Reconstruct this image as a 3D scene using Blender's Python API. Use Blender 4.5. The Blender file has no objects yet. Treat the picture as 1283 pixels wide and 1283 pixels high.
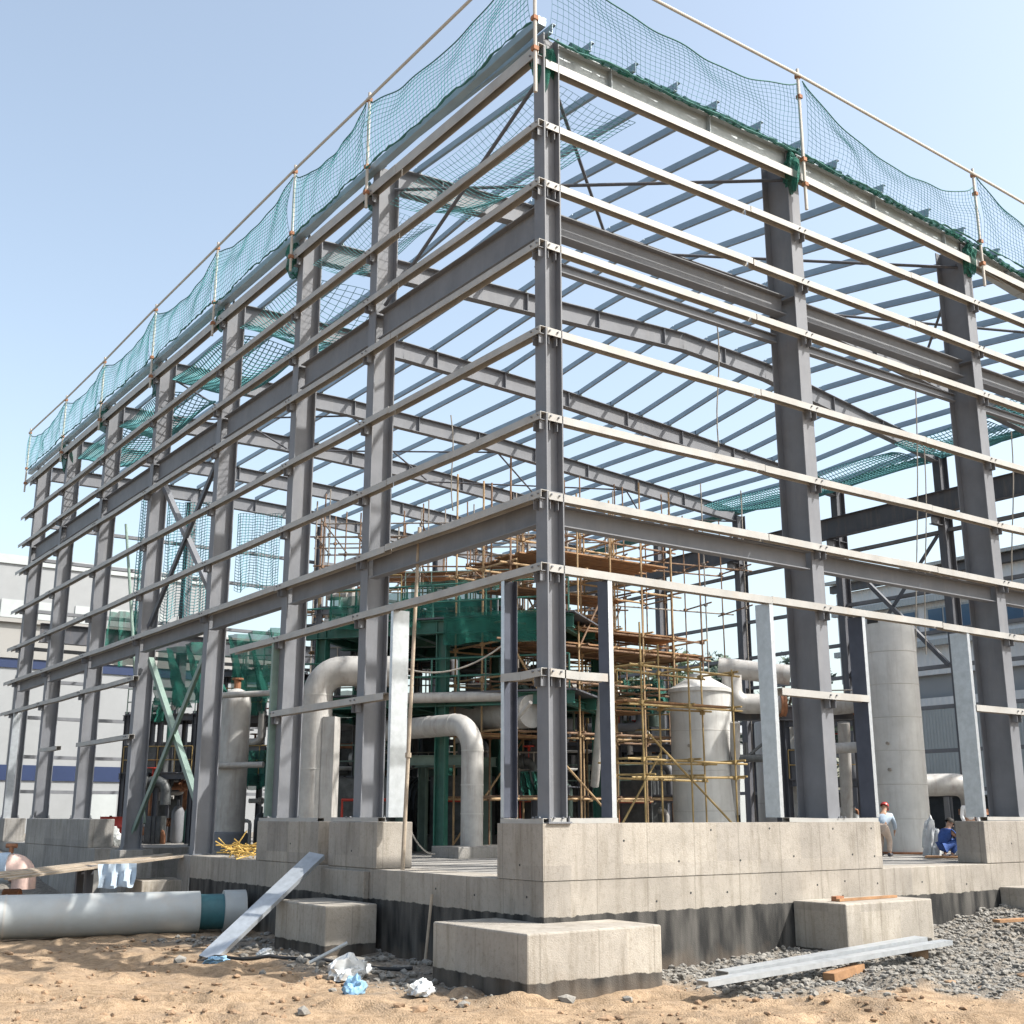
import bpy, bmesh, math, random
import numpy as np
from mathutils import Vector, Matrix
R = math.radians
random.seed(7); rng = np.random.default_rng(11)
scene = bpy.context.scene
# ------------------------------------------------------------------ camera
YAW, PITCH, CAM, FPX = R(35.627), R(14.333), Vector((-13.329, -17.639, 2.899)), 1483.5 / 1283
cd = bpy.data.cameras.new('camera'); cam = bpy.data.objects.new('camera', cd); scene.collection.objects.link(cam)
cam.location = CAM; cam.rotation_euler = (R(90) + PITCH, 0, -YAW)
cd.sensor_width = 36; cd.lens = 36 * FPX; cd.clip_start = .1; cd.clip_end = 6000
scene.camera = cam
# ------------------------------------------------------------------ sky, sun, exposure
SUN_EL, SUN_AZ = R(47), math.atan2(.69, -.72)          # azimuth clockwise from +Y
world = bpy.data.worlds.new('World'); scene.world = world; world.use_nodes = True
wn = world.node_tree.nodes; wl = world.node_tree.links
bg = wn['Background']; sky = wn.new('ShaderNodeTexSky'); sky.sky_type = 'NISHITA'; sky.sun_disc = False
sky.sun_elevation = SUN_EL; sky.sun_rotation = SUN_AZ
sky.air_density = 1.05; sky.dust_density = 3.2; sky.ozone_density = 0.6; sky.altitude = 0
hs = wn.new('ShaderNodeHueSaturation'); hs.inputs['Saturation'].default_value = .78; wl.new(sky.outputs[0], hs.inputs['Color'])
tn = wn.new('ShaderNodeMixRGB'); tn.blend_type = 'MULTIPLY'; tn.inputs[0].default_value = 1; tn.inputs[2].default_value = (1.04, 1.06, 1.01, 1); wl.new(hs.outputs[0], tn.inputs[1])
wl.new(tn.outputs[0], bg.inputs[0]); bg.inputs[1].default_value = .15
sd = bpy.data.lights.new('sun', 'SUN'); sd.energy = 4.1; sd.angle = R(.55); sd.color = (1, .965, .905)
sun = bpy.data.objects.new('sun', sd); scene.collection.objects.link(sun)
sdir = Vector((math.sin(SUN_AZ) * math.cos(SUN_EL), math.cos(SUN_AZ) * math.cos(SUN_EL), math.sin(SUN_EL)))
sun.rotation_euler = sdir.to_track_quat('Z', 'Y').to_euler(); sun.location = (20, -25, 45)
scene.view_settings.view_transform = 'Standard'; scene.view_settings.look = 'None'
scene.view_settings.exposure = 0.98; scene.view_settings.gamma = 1

def V(*a): return Vector(a)
_cy, _sy, _cp, _sp = math.cos(YAW), math.sin(YAW), math.cos(PITCH), math.sin(PITCH)
FW, RT = V(_sy * _cp, _cy * _cp, _sp), V(_cy, -_sy, 0)
UP = RT.cross(FW)
def at(px, py, d):           # a survey point: photo pixel (1283 px wide) and its distance into the scene in metres
    return CAM + (FW + RT * ((px - 641.5) / 1483.5) - UP * ((py - 641.5) / 1483.5)) * d
# ------------------------------------------------------------------ materials
MATS = {}
def mat(name, col, rough=.6, metal=0., var=.18, scale=2.5, bump=.15, bscale=30., streak=0., alpha=1., dirt=None, dirt_amt=.0, spec=.4):
    m = bpy.data.materials.new(name); m.use_nodes = True; nt = m.node_tree; n = nt.nodes; l = nt.links
    b = n['Principled BSDF']; b.inputs['Roughness'].default_value = rough; b.inputs['Metallic'].default_value = metal
    b.inputs['Specular IOR Level'].default_value = spec
    g = n.new('ShaderNodeNewGeometry')
    no = n.new('ShaderNodeTexNoise'); no.inputs['Scale'].default_value = scale; no.inputs['Detail'].default_value = 6; no.inputs['Roughness'].default_value = .65
    l.new(g.outputs['Position'], no.inputs['Vector'])
    ra = n.new('ShaderNodeValToRGB'); ra.color_ramp.elements[0].position = .3; ra.color_ramp.elements[1].position = .72
    c = np.array(col)
    ra.color_ramp.elements[0].color = (*(c * (1 - var)), 1); ra.color_ramp.elements[1].color = (*np.minimum(c * (1 + var), .95), 1)
    l.new(no.outputs[0], ra.inputs[0]); out = ra.outputs[0]
    if dirt is not None:
        mp = n.new('ShaderNodeMapping'); l.new(g.outputs['Position'], mp.inputs[0])
        mp.inputs['Scale'].default_value = (3, 3, .35) if streak else (1, 1, 1)
        n2 = n.new('ShaderNodeTexNoise'); n2.inputs['Scale'].default_value = 1.6; n2.inputs['Detail'].default_value = 8; n2.inputs['Roughness'].default_value = .7
        l.new(mp.outputs[0], n2.inputs['Vector'])
        r2 = n.new('ShaderNodeValToRGB'); r2.color_ramp.elements[0].position = .5; r2.color_ramp.elements[1].position = .72
        r2.color_ramp.elements[0].color = (0, 0, 0, 1); r2.color_ramp.elements[1].color = (dirt_amt,) * 3 + (1,)
        l.new(n2.outputs[0], r2.inputs[0])
        mx = n.new('ShaderNodeMixRGB'); mx.inputs[2].default_value = (*dirt, 1)
        l.new(r2.outputs[0], mx.inputs[0]); l.new(out, mx.inputs[1]); out = mx.outputs[0]
    l.new(out, b.inputs['Base Color'])
    if bump:
        n3 = n.new('ShaderNodeTexNoise'); n3.inputs['Scale'].default_value = bscale; n3.inputs['Detail'].default_value = 5
        l.new(g.outputs['Position'], n3.inputs['Vector'])
        bu = n.new('ShaderNodeBump'); bu.inputs['Strength'].default_value = bump; bu.inputs['Distance'].default_value = .02
        l.new(n3.outputs[0], bu.inputs['Height']); l.new(bu.outputs[0], b.inputs['Normal'])
    if alpha < 1: b.inputs['Alpha'].default_value = alpha
    m.diffuse_color = (*col, 1); MATS[name] = m; return m
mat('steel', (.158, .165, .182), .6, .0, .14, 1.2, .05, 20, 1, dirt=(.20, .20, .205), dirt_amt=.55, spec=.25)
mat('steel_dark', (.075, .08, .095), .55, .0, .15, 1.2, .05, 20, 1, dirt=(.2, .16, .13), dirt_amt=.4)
mat('girt', (.325, .322, .31), .55, .0, .16, 1.5, .05, 20, 0, dirt=(.33, .27, .21), dirt_amt=.45)
mat('purlin', (.24, .30, .35), .45, .3, .12, 1.5, .03, 20)
mat('post_web_shade', (.075, .085, .115), .5, .2, .15, 3, .03, 20)  # galvanised post webs with their shade painted into the colour
mat('galv', (.46, .49, .52), .38, .55, .14, 6, .03, 20)
mat('netting', (.085, .27, .30), .8, 0, .2, 1, 0)
mat('net_edge', (.03, .12, .11), .8, 0, .2, 1, 0)
mat('net_green', (.008, .10, .075), .85, 0, .5, 2.5, .3, 12, alpha=.72)
mat('net_teal', (.12, .40, .40), .85, 0, .3, 1.5, .2, 8, alpha=.42)
mat('green_paint', (.025, .115, .09), .45, 0, .25, 2, .05, 20, 1, dirt=(.12, .15, .12), dirt_amt=.5)
mat('green_pale', (.16, .225, .195), .5, 0, .2, 2, .05, 20)
mat('rust_tube', (.20, .125, .08), .75, .1, .35, 5, .1, 60)
mat('edge_beam', (.30, .335, .35), .5, .1, .15, 2, .03, 20)
mat('tube_light', (.42, .39, .35), .55, .1, .10, 1, 0)
mat('tube_grey', (.26, .235, .21), .6, .3, .3, 5, .1, 60)
mat('tube_tan', (.36, .245, .135), .7, .05, .3, 4, .1, 60)
mat('tube_yellow', (.29, .205, .085), .6, .05, .28, 4, .1, 60)
mat('plank', (.27, .15, .075), .8, 0, .35, 3, .3, 25)
mat('plank_pale', (.34, .28, .215), .85, 0, .3, 3, .3, 25)
mat('pipe_white', (.39, .38, .365), .5, .1, .2, 2, .08, 10, 1, dirt=(.22, .185, .16), dirt_amt=.65)
mat('tank_white', (.50, .497, .48), .5, .05, .16, 1.1, .05, 10, 1, dirt=(.32, .30, .275), dirt_amt=.55)
mat('tank_seam', (.42, .41, .39), .6, 0, .1, 2, 0)
mat('pipe_grey', (.40, .42, .42), .45, .1, .10, 2, .05, 10, 0, dirt=(.42, .36, .30), dirt_amt=.4)
mat('teal_band', (.04, .13, .15), .5, 0, .2, 3, .05, 20)
mat('shed_white', (.255, .265, .275), .55, 0, .06, .6, 0)
mat('warehouse_white', (.60, .61, .62), .55, 0, .06, .6, 0)
mat('shed_cream', (.265, .26, .25), .6, 0, .06, .6, 0)
mat('shed_grey', (.36, .385, .39), .55, .1, .08, .6, 0)
mat('shed_blue', (.018, .032, .085), .45, 0, .1, .6, 0)
mat('dark', (.025, .026, .028), .8, 0, .3, 2, .1, 20)
mat('glass_blue', (.05, .10, .17), .12, 0, .15, 1, 0)
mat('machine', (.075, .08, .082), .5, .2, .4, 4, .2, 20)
mat('red', (.42, .045, .03), .5, 0, .2, 4, .05)
mat('rust', (.28, .13, .07), .8, .1, .35, 5, .2, 40)
mat('rope', (.30, .28, .25), .8, 0, .2, 4, 0)
mat('bag_white', (.52, .54, .55), .5, 0, .12, 6, .2, 20)
mat('bag_blue', (.22, .38, .54), .45, 0, .2, 6, .2, 20)
mat('skin', (.42, .25, .17), .55, 0, .06, 20, 0)
mat('shirt_blue', (.38, .46, .55), .8, 0, .1, 10, .2, 20)
mat('shirt_white', (.70, .70, .70), .8, 0, .08, 10, .2, 20)
mat('cloth_navy', (.03, .075, .25), .8, 0, .2, 10, .2, 20)
mat('cloth_tan', (.48, .38, .31), .85, 0, .12, 10, .2, 20)
mat('cloth_pink', (.60, .43, .37), .85, 0, .12, 10, .2, 20)
mat('cloth_dark', (.05, .05, .06), .85, 0, .2, 10, .2, 20)
mat('hair', (.015, .012, .010), .7, 0, .2, 20, 0)
mat('helmet_red', (.40, .05, .045), .3, 0, .1, 10, 0)
mat('helmet_orange', (.62, .24, .04), .3, 0, .1, 10, 0)
mat('bark', (.11, .08, .06), .9, 0, .3, 8, .4, 20)
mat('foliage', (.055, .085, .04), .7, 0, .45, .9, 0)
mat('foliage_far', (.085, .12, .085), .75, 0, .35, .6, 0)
mat('stone', (.205, .194, .176), .9, 0, .3, 9, .5, 30)
mat('brown_stone', (.24, .16, .10), .9, 0, .35, 9, .5, 30)
mat('straw', (.55, .36, .10), .8, 0, .3, 8, .1)

def concrete(name, col, bitumen=None):
    m = mat(name, col, .85, 0, .2, .9, .4, 45, 1, dirt=(col[0] * .55, col[1] * .52, col[2] * .46), dirt_amt=.75, spec=.2)
    nt = m.node_tree; n = nt.nodes; l = nt.links; b = n['Principled BSDF']
    src = b.inputs['Base Color'].links[0].from_socket
    g = n.new('ShaderNodeNewGeometry')
    # fine pores and rust-brown drips
    n1 = n.new('ShaderNodeTexNoise'); n1.inputs['Scale'].default_value = 14; n1.inputs['Detail'].default_value = 9; n1.inputs['Roughness'].default_value = .75
    l.new(g.outputs['Position'], n1.inputs['Vector'])
    r1 = n.new('ShaderNodeValToRGB'); r1.color_ramp.elements[0].position = .33; r1.color_ramp.elements[1].position = .48
    r1.color_ramp.elements[0].color = (.72, .69, .65, 1); r1.color_ramp.elements[1].color = (1, 1, 1, 1)
    l.new(n1.outputs[0], r1.inputs[0])
    mu = n.new('ShaderNodeMixRGB'); mu.blend_type = 'MULTIPLY'; mu.inputs[0].default_value = .8
    l.new(src, mu.inputs[1]); l.new(r1.outputs[0], mu.inputs[2]); src = mu.outputs[0]
    # formwork board joints: thin vertical lines along the face
    sx = n.new('ShaderNodeSeparateXYZ'); l.new(g.outputs['Position'], sx.inputs[0])
    ad = n.new('ShaderNodeMath'); ad.operation = 'ADD'; l.new(sx.outputs[0], ad.inputs[0]); l.new(sx.outputs[1], ad.inputs[1])
    dv = n.new('ShaderNodeMath'); dv.operation = 'PINGPONG'; dv.inputs[1].default_value = .62; l.new(ad.outputs[0], dv.inputs[0])
    lt = n.new('ShaderNodeMath'); lt.operation = 'LESS_THAN'; lt.inputs[1].default_value = .014; l.new(dv.outputs[0], lt.inputs[0])
    ml = n.new('ShaderNodeMath'); ml.operation = 'MULTIPLY'; ml.inputs[1].default_value = .42; l.new(lt.outputs[0], ml.inputs[0])
    mj = n.new('ShaderNodeMixRGB'); mj.inputs[2].default_value = (col[0] * .45, col[1] * .43, col[2] * .4, 1)
    l.new(ml.outputs[0], mj.inputs[0]); l.new(src, mj.inputs[1]); src = mj.outputs[0]
    sn = n.new('ShaderNodeMath'); sn.operation = 'MULTIPLY_ADD'; sn.inputs[1].default_value = 1 / 1.24; sn.inputs[2].default_value = .5; l.new(ad.outputs[0], sn.inputs[0])
    fl_ = n.new('ShaderNodeMath'); fl_.operation = 'FLOOR'; l.new(sn.outputs[0], fl_.inputs[0]); sz = n.new('ShaderNodeMath'); sz.operation = 'FLOOR'; zz_ = n.new('ShaderNodeMath'); zz_.operation = 'MULTIPLY'; zz_.inputs[1].default_value = 1.0; l.new(sx.outputs[2], zz_.inputs[0]); l.new(zz_.outputs[0], sz.inputs[0])
    cb = n.new('ShaderNodeCombineXYZ'); l.new(fl_.outputs[0], cb.inputs[0]); l.new(sz.outputs[0], cb.inputs[1]); wno = n.new('ShaderNodeTexWhiteNoise'); wno.noise_dimensions = '2D'; l.new(cb.outputs[0], wno.inputs['Vector'])
    rp = n.new('ShaderNodeValToRGB'); rp.color_ramp.elements[0].color = (.84, .84, .85, 1); rp.color_ramp.elements[1].color = (1.1, 1.09, 1.07, 1); l.new(wno.outputs['Value'], rp.inputs[0])
    mp_ = n.new('ShaderNodeMixRGB'); mp_.blend_type = 'MULTIPLY'; mp_.inputs[0].default_value = 1; l.new(src, mp_.inputs[1]); l.new(rp.outputs[0], mp_.inputs[2]); src = mp_.outputs[0]
    if bitumen is not None:      # damp-proof paint up to a ragged height
        n2 = n.new('ShaderNodeTexNoise'); n2.inputs['Scale'].default_value = 1.1; n2.inputs['Detail'].default_value = 12; n2.inputs['Roughness'].default_value = .72; l.new(g.outputs['Position'], n2.inputs['Vector'])
        a0 = n.new('ShaderNodeMath'); a0.operation = 'MULTIPLY_ADD'; a0.inputs[1].default_value = .10; l.new(n2.outputs[0], a0.inputs[0]); l.new(sx.outputs[2], a0.inputs[2])
        n6 = n.new('ShaderNodeTexNoise'); n6.inputs['Scale'].default_value = 1.; n6.inputs['Detail'].default_value = 10; m6 = n.new('ShaderNodeMapping'); m6.inputs['Scale'].default_value = (5, 5, .5); l.new(g.outputs['Position'], m6.inputs[0]); l.new(m6.outputs[0], n6.inputs['Vector'])
        a = n.new('ShaderNodeMath'); a.operation = 'MULTIPLY_ADD'; a.inputs[1].default_value = .10; l.new(n6.outputs[0], a.inputs[0]); l.new(a0.outputs[0], a.inputs[2])
        lt2 = n.new('ShaderNodeMapRange'); lt2.inputs['From Min'].default_value = bitumen + .115; lt2.inputs['From Max'].default_value = bitumen + .10; l.new(a.outputs[0], lt2.inputs['Value'])
        n4 = n.new('ShaderNodeTexNoise'); n4.inputs['Scale'].default_value = 1.2; n4.inputs['Detail'].default_value = 8
        mp = n.new('ShaderNodeMapping'); mp.inputs['Scale'].default_value = (3, 3, .6); l.new(g.outputs['Position'], mp.inputs[0]); l.new(mp.outputs[0], n4.inputs['Vector'])
        r4 = n.new('ShaderNodeValToRGB'); r4.color_ramp.elements[0].color = (.022, .022, .022, 1); r4.color_ramp.elements[1].color = (.095, .09, .083, 1)
        r4.color_ramp.elements[0].position = .38; r4.color_ramp.elements[1].position = .68; l.new(n4.outputs[0], r4.inputs[0])
        mb = n.new('ShaderNodeMixRGB'); l.new(lt2.outputs[0], mb.inputs[0]); l.new(src, mb.inputs[1]); l.new(r4.outputs[0], mb.inputs[2]); src = mb.outputs[0]
    ns = n.new('ShaderNodeTexNoise'); ns.inputs['Scale'].default_value = 2.2; ns.inputs['Detail'].default_value = 9; l.new(g.outputs['Position'], ns.inputs['Vector'])      # mud splashed up from the ground
    sa = n.new('ShaderNodeMath'); sa.operation = 'MULTIPLY_ADD'; sa.inputs[1].default_value = .9; l.new(ns.outputs[0], sa.inputs[0]); l.new(sx.outputs[2], sa.inputs[2])
    sm_ = n.new('ShaderNodeMapRange'); sm_.inputs['From Min'].default_value = .85; sm_.inputs['From Max'].default_value = .35; sm_.inputs['To Max'].default_value = .3; l.new(sa.outputs[0], sm_.inputs['Value'])
    ms = n.new('ShaderNodeMixRGB'); ms.inputs[2].default_value = (.25, .185, .13, 1); l.new(sm_.outputs[0], ms.inputs[0]); l.new(src, ms.inputs[1]); src = ms.outputs[0]
    l.new(src, b.inputs['Base Color']); return m
concrete('concrete', (.315, .29, .257))
concrete('concrete_wall', (.305, .28, .247), 1.12)
concrete('concrete_footing', (.325, .30, .265), .26)
concrete('concrete_grey', (.28, .27, .255))

def corrugate(m, axis_scale=18, dirn='X'):
    nt = MATS[m].node_tree; n = nt.nodes; l = nt.links
    g = n.new('ShaderNodeNewGeometry'); w = n.new('ShaderNodeTexWave'); w.bands_direction = dirn; w.inputs['Scale'].default_value = axis_scale / 6.283
    l.new(g.outputs['Position'], w.inputs['Vector'])
    bu = n.new('ShaderNodeBump'); bu.inputs['Strength'].default_value = .7; bu.inputs['Distance'].default_value = .05
    l.new(w.outputs[1], bu.inputs['Height']); l.new(bu.outputs[0], n['Principled BSDF'].inputs['Normal'])
corrugate('shed_grey', 9, 'Y'); corrugate('warehouse_white', 5, 'Y')
# ------------------------------------------------------------------ mesh builder
class MB:
    def __init__(s): s.v = []; s.f = []; s.m = []; s.mi = 0
    def add(s, vs, fs, mi=None):
        o = len(s.v); s.v += [tuple(p) for p in vs]; s.f += [tuple(i + o for i in f) for f in fs]; s.m += [s.mi if mi is None else mi] * len(fs); return s
    def box(s, a, b, mi=None):
        x0, y0, z0 = [min(p, q) for p, q in zip(a, b)]; x1, y1, z1 = [max(p, q) for p, q in zip(a, b)]
        return s.add([(x0, y0, z0), (x1, y0, z0), (x1, y1, z0), (x0, y1, z0), (x0, y0, z1), (x1, y0, z1), (x1, y1, z1), (x0, y1, z1)],
                     [(3, 2, 1, 0), (4, 5, 6, 7), (0, 1, 5, 4), (1, 2, 6, 5), (2, 3, 7, 6), (3, 0, 4, 7)], mi)
    def ext(s, poly, p, q, v, mi=None):        # extrude a 2D section (side, height) from p to q; v = height direction
        p, q, v = Vector(p), Vector(q), Vector(v); a = (q - p).normalized(); v = (v - a * v.dot(a)).normalized(); u = a.cross(v)
        n = len(poly); vs = [p + u * x + v * y for x, y in poly] + [q + u * x + v * y for x, y in poly]
        fs = [(i, (i + 1) % n, n + (i + 1) % n, n + i) for i in range(n)] + [tuple(reversed(range(n))), tuple(range(n, 2 * n))]
        return s.add(vs, fs, mi)
    def bar(s, p, q, w, h, v=(0, 0, 1), mi=None):
        return s.ext([(-w / 2, -h / 2), (w / 2, -h / 2), (w / 2, h / 2), (-w / 2, h / 2)], p, q, v, mi)
    def ibeam(s, p, q, v, h, b, tf=.025, tw=.016, mi=None):
        y, x, t = h / 2, b / 2, tw / 2
        return s.ext([(-x, -y), (x, -y), (x, -y + tf), (t, -y + tf), (t, y - tf), (x, y - tf), (x, y), (-x, y), (-x, y - tf), (-t, y - tf), (-t, -y + tf), (-x, -y + tf)], p, q, v, mi)
    def chan(s, p, q, v, w, h, t=.012, mi=None):   # channel, web on top (height side), two lips hanging down
        x = w / 2
        return s.ext([(-x, -h), (-x + t, -h), (-x + t, -t), (x - t, -t), (x - t, -h), (x, -h), (x, 0), (-x, 0)], p, q, v, mi)
    def tube(s, pts, r, n=8, mi=None, cap=True):
        pts = [Vector(p) for p in pts]; o = len(s.v); k = len(pts)
        rr = r if isinstance(r, (list, tuple)) else [r] * k
        t0 = (pts[1] - pts[0]).normalized(); u = t0.orthogonal().normalized(); vs = []
        for i, p in enumerate(pts):
            t = ((pts[min(i + 1, k - 1)] - pts[max(i - 1, 0)])).normalized()
            u = (u - t * u.dot(t)).normalized(); w = t.cross(u)
            for j in range(n):
                a = 2 * math.pi * j / n; vs.append(p + (u * math.cos(a) + w * math.sin(a)) * rr[i])
        fs = [(i * n + j, i * n + (j + 1) % n, (i + 1) * n + (j + 1) % n, (i + 1) * n + j) for i in range(k - 1) for j in range(n)]
        if cap: fs += [tuple(reversed(range(n))), tuple(range((k - 1) * n, k * n))]
        return s.add(vs, fs, mi)
    def lathe(s, c, prof, n=32, mi=None):
        c = Vector(c); vs = []; k = len(prof)
        for r, z in prof:
            for j in range(n):
                a = 2 * math.pi * j / n; vs.append(c + V(r * math.cos(a), r * math.sin(a), z))
        fs = [(i * n + j, i * n + (j + 1) % n, (i + 1) * n + (j + 1) % n, (i + 1) * n + j) for i in range(k - 1) for j in range(n)]
        fs += [tuple(reversed(range(n))), tuple(range((k - 1) * n, k * n))]
        return s.add(vs, fs, mi)
    def build(s, name, mats, parent=None, smooth=False, bevel=0):
        if isinstance(mats, str): mats = [mats]
        root = parent; loc = Vector((0, 0, 0))
        while root is not None:
            if root.parent is None: loc = Vector(root.location)
            root = root.parent
        me = bpy.data.meshes.new(name)
        me.from_pydata([tuple(Vector(p) - loc) for p in s.v], [], s.f)
        for m in mats: me.materials.append(MATS[m])
        me.polygons.foreach_set('material_index', s.m)
        me.validate(); me.update()
        if smooth:
            me.polygons.foreach_set('use_smooth', [True] * len(me.polygons))
            try: me.set_sharp_from_angle(angle=R(38))
            except Exception: pass
        o = bpy.data.objects.new(name, me); scene.collection.objects.link(o)
        if parent is not None: o.parent = parent
        if bevel:
            bv = o.modifiers.new('bevel', 'BEVEL'); bv.width = bevel; bv.segments = 2; bv.limit_method = 'ANGLE'
        return o
def tag(o, label, cat, group=None, kind=None):
    if label: o['label'] = label
    if cat: o['category'] = cat
    if group: o['group'] = group
    if kind: o['kind'] = kind
    return o
def thing(name, label, cat, loc, group=None):
    o = bpy.data.objects.new(name, None); scene.collection.objects.link(o); o.location = loc; o.empty_display_size = .3
    return tag(o, label, cat, group)
def arc(c, a, b, r, n=8):     # elbow points: start at c + r*a going towards b direction
    c, a, b = Vector(c), Vector(a), Vector(b)
    return [c + a * (r * math.cos(t)) + b * (r * math.sin(t)) for t in [math.pi / 2 * i / n for i in range(n + 1)]]
# ------------------------------------------------------------------ value noise for the terrain
_tab = rng.random((256, 256))
def vnoise(x, y):
    x = np.asarray(x, float); y = np.asarray(y, float); xi = np.floor(x).astype(int); yi = np.floor(y).astype(int); fx = x - xi; fy = y - yi
    fx = fx * fx * (3 - 2 * fx); fy = fy * fy * (3 - 2 * fy); g = lambda i, j: _tab[(i & 255), (j & 255)]
    return (g(xi, yi) * (1 - fx) + g(xi + 1, yi) * fx) * (1 - fy) + (g(xi, yi + 1) * (1 - fx) + g(xi + 1, yi + 1) * fx) * fy - .5
def sstep(a, b, x): t = np.clip((x - a) / (b - a), 0, 1); return t * t * (3 - 2 * t)
def gravel_mask(x, y):
    n = vnoise(x * .9 + 9, y * .9) * 1.6 + vnoise(x * 2.7, y * 2.7 + 4) * .8
    right = sstep(.5, -.8, -(y + 1.9 + .17 * (x - 2)) * 1. + n * .9 - 0.) * sstep(1.2, 2.6, x) * sstep(-4.8, -3.2, y)
    right = sstep(-1.1, .8, y + n * 1.3 - np.interp(x, [1, 2, 4, 6, 9, 20], [-1.6, -2.4, -3.8, -5.0, -6, -7])) * sstep(1.3, 2.8, x + n) * (x < 25)
    far = sstep(17, 21, y + n)
    left = sstep(-3.3, -2.0, x + n) * sstep(-1.0, 1.0, y + n) * sstep(13, 10, y) * (x < 3)
    return np.clip(np.maximum(np.maximum(right, far), left * .85), 0, 1)
def height(x, y):
    x = np.asarray(x, float); y = np.asarray(y, float)
    h = vnoise(x * .35, y * .35) * .16 + vnoise(x * .9 + 3, y * .9) * .10 + vnoise(x * 2.3, y * 2.3 + 7) * .085 + vnoise(x * 4.6, y * 4.6) * .055 + np.maximum(0, vnoise(x * 1.7 + 31, y * 1.7) - .18) * .35
    h = h * (1 - .55 * sstep(30, 60, np.hypot(x, y)))
    for o_ in (-1.2, .75, -4.6, -2.75):                      # wheel ruts running past the building
        dl = (x + 3.6) * .62 + (y + .6) * .785 - o_ - 1.0 * vnoise(x * .12 + 50, y * .12 + o_ * .01); al = (x + 3.6) * .785 - (y + .6) * .62
        h = h + (-.055 * np.exp(-(dl / .17) ** 2) + .045 * np.exp(-((np.abs(dl) - .33) / .1) ** 2) + .014 * np.sin(al * 22 + 3 * np.sign(dl)) * np.exp(-(dl / .2) ** 2)) * (.45 + .9 * np.clip(vnoise(x * .5, y * .5 + 8) + .5, 0, 1)) * (np.abs(dl) < 1)
    g = gravel_mask(x, y)
    h = h + g * (vnoise(x * 8, y * 8) * .07 + vnoise(x * 4 + 5, y * 4) * .06)
    m = np.interp(x, [1, 3, 7, 11, 14.3, 17, 20, 25], [0, .16, .26, .42, .80, .85, .8, .5]) * sstep(-4.2, -.3, y) * sstep(30, 20, x)
    h = h + m * (y < 3)
    h = h + 1.55 * np.maximum(sstep(29, 40, y), sstep(33, 40, x))
    return h
def axis(lo, hi, st, far):
    a = list(np.arange(lo, hi + 1e-6, st)); d = st; x = hi
    while x < far: d *= 1.35; x += d; a.append(x)
    d = st; x = lo
    while x > -far: d *= 1.35; x -= d; a.insert(0, x)
    return np.array(a)
gx, gy = axis(-13, 17.5, .09, 3000), axis(-9.5, 20, .09, 3000)
X, Y = np.meshgrid(gx, gy, indexing='ij'); Z = height(X, Y)
nx, ny = len(gx), len(gy)
me = bpy.data.meshes.new('ground'); ii = np.arange(nx * ny).reshape(nx, ny)
q = np.stack([ii[:-1, :-1], ii[1:, :-1], ii[1:, 1:], ii[:-1, 1:]], -1).reshape(-1, 4)
me.vertices.add(nx * ny); me.vertices.foreach_set('co', np.stack([X, Y, Z], -1).reshape(-1))
me.loops.add(q.size); me.loops.foreach_set('vertex_index', q.reshape(-1)); me.polygons.add(len(q))
me.polygons.foreach_set('loop_start', np.arange(len(q)) * 4); me.polygons.foreach_set('loop_total', np.full(len(q), 4))
me.polygons.foreach_set('use_smooth', np.ones(len(q), bool)); me.update(); me.validate()
at_ = me.attributes.new('gravel', 'FLOAT', 'POINT'); at_.data.foreach_set('value', gravel_mask(X, Y).reshape(-1).astype(np.float32))
ground = bpy.data.objects.new('ground', me); scene.collection.objects.link(ground); ground['kind'] = 'structure'
m = mat('sand', (.315, .23, .152), .95, 0, .24, .7, .9, 34, 0, dirt=(.215, .165, .122), dirt_amt=.85, spec=.15)
n = m.node_tree.nodes; l = m.node_tree.links; b = n['Principled BSDF']; src = b.inputs['Base Color'].links[0].from_socket
an = n.new('ShaderNodeAttribute'); an.attribute_name = 'gravel'
g = n.new('ShaderNodeNewGeometry'); vo = n.new('ShaderNodeTexVoronoi'); vo.inputs['Scale'].default_value = 13; l.new(g.outputs['Position'], vo.inputs['Vector'])
rv = n.new('ShaderNodeValToRGB'); rv.color_ramp.elements[0].color = (.15, .137, .118, 1); rv.color_ramp.elements[1].color = (.27, .245, .213, 1); l.new(vo.outputs['Color'], rv.inputs[0])
mx = n.new('ShaderNodeMixRGB'); l.new(an.outputs['Fac'], mx.inputs[0]); l.new(src, mx.inputs[1]); l.new(rv.outputs[0], mx.inputs[2])
n5 = n.new('ShaderNodeTexNoise'); n5.inputs['Scale'].default_value = 6; n5.inputs['Detail'].default_value = 8; n5.inputs['Roughness'].default_value = .8; l.new(g.outputs['Position'], n5.inputs['Vector'])
r5 = n.new('ShaderNodeValToRGB'); r5.color_ramp.elements[0].position = .36; r5.color_ramp.elements[1].position = .56; r5.color_ramp.elements[0].color = (.5, .46, .42, 1); r5.color_ramp.elements[1].color = (1.05, 1.05, 1.05, 1); l.new(n5.outputs[0], r5.inputs[0])
m5 = n.new('ShaderNodeMixRGB'); m5.blend_type = 'MULTIPLY'; m5.inputs[0].default_value = .8; l.new(mx.outputs[0], m5.inputs[1]); l.new(r5.outputs[0], m5.inputs[2])
for nn_ in n:
    if nn_.bl_idname == 'ShaderNodeBump': nn_.inputs['Distance'].default_value = .04
l.new(m5.outputs[0], b.inputs['Base Color']); me.materials.append(m)
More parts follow.
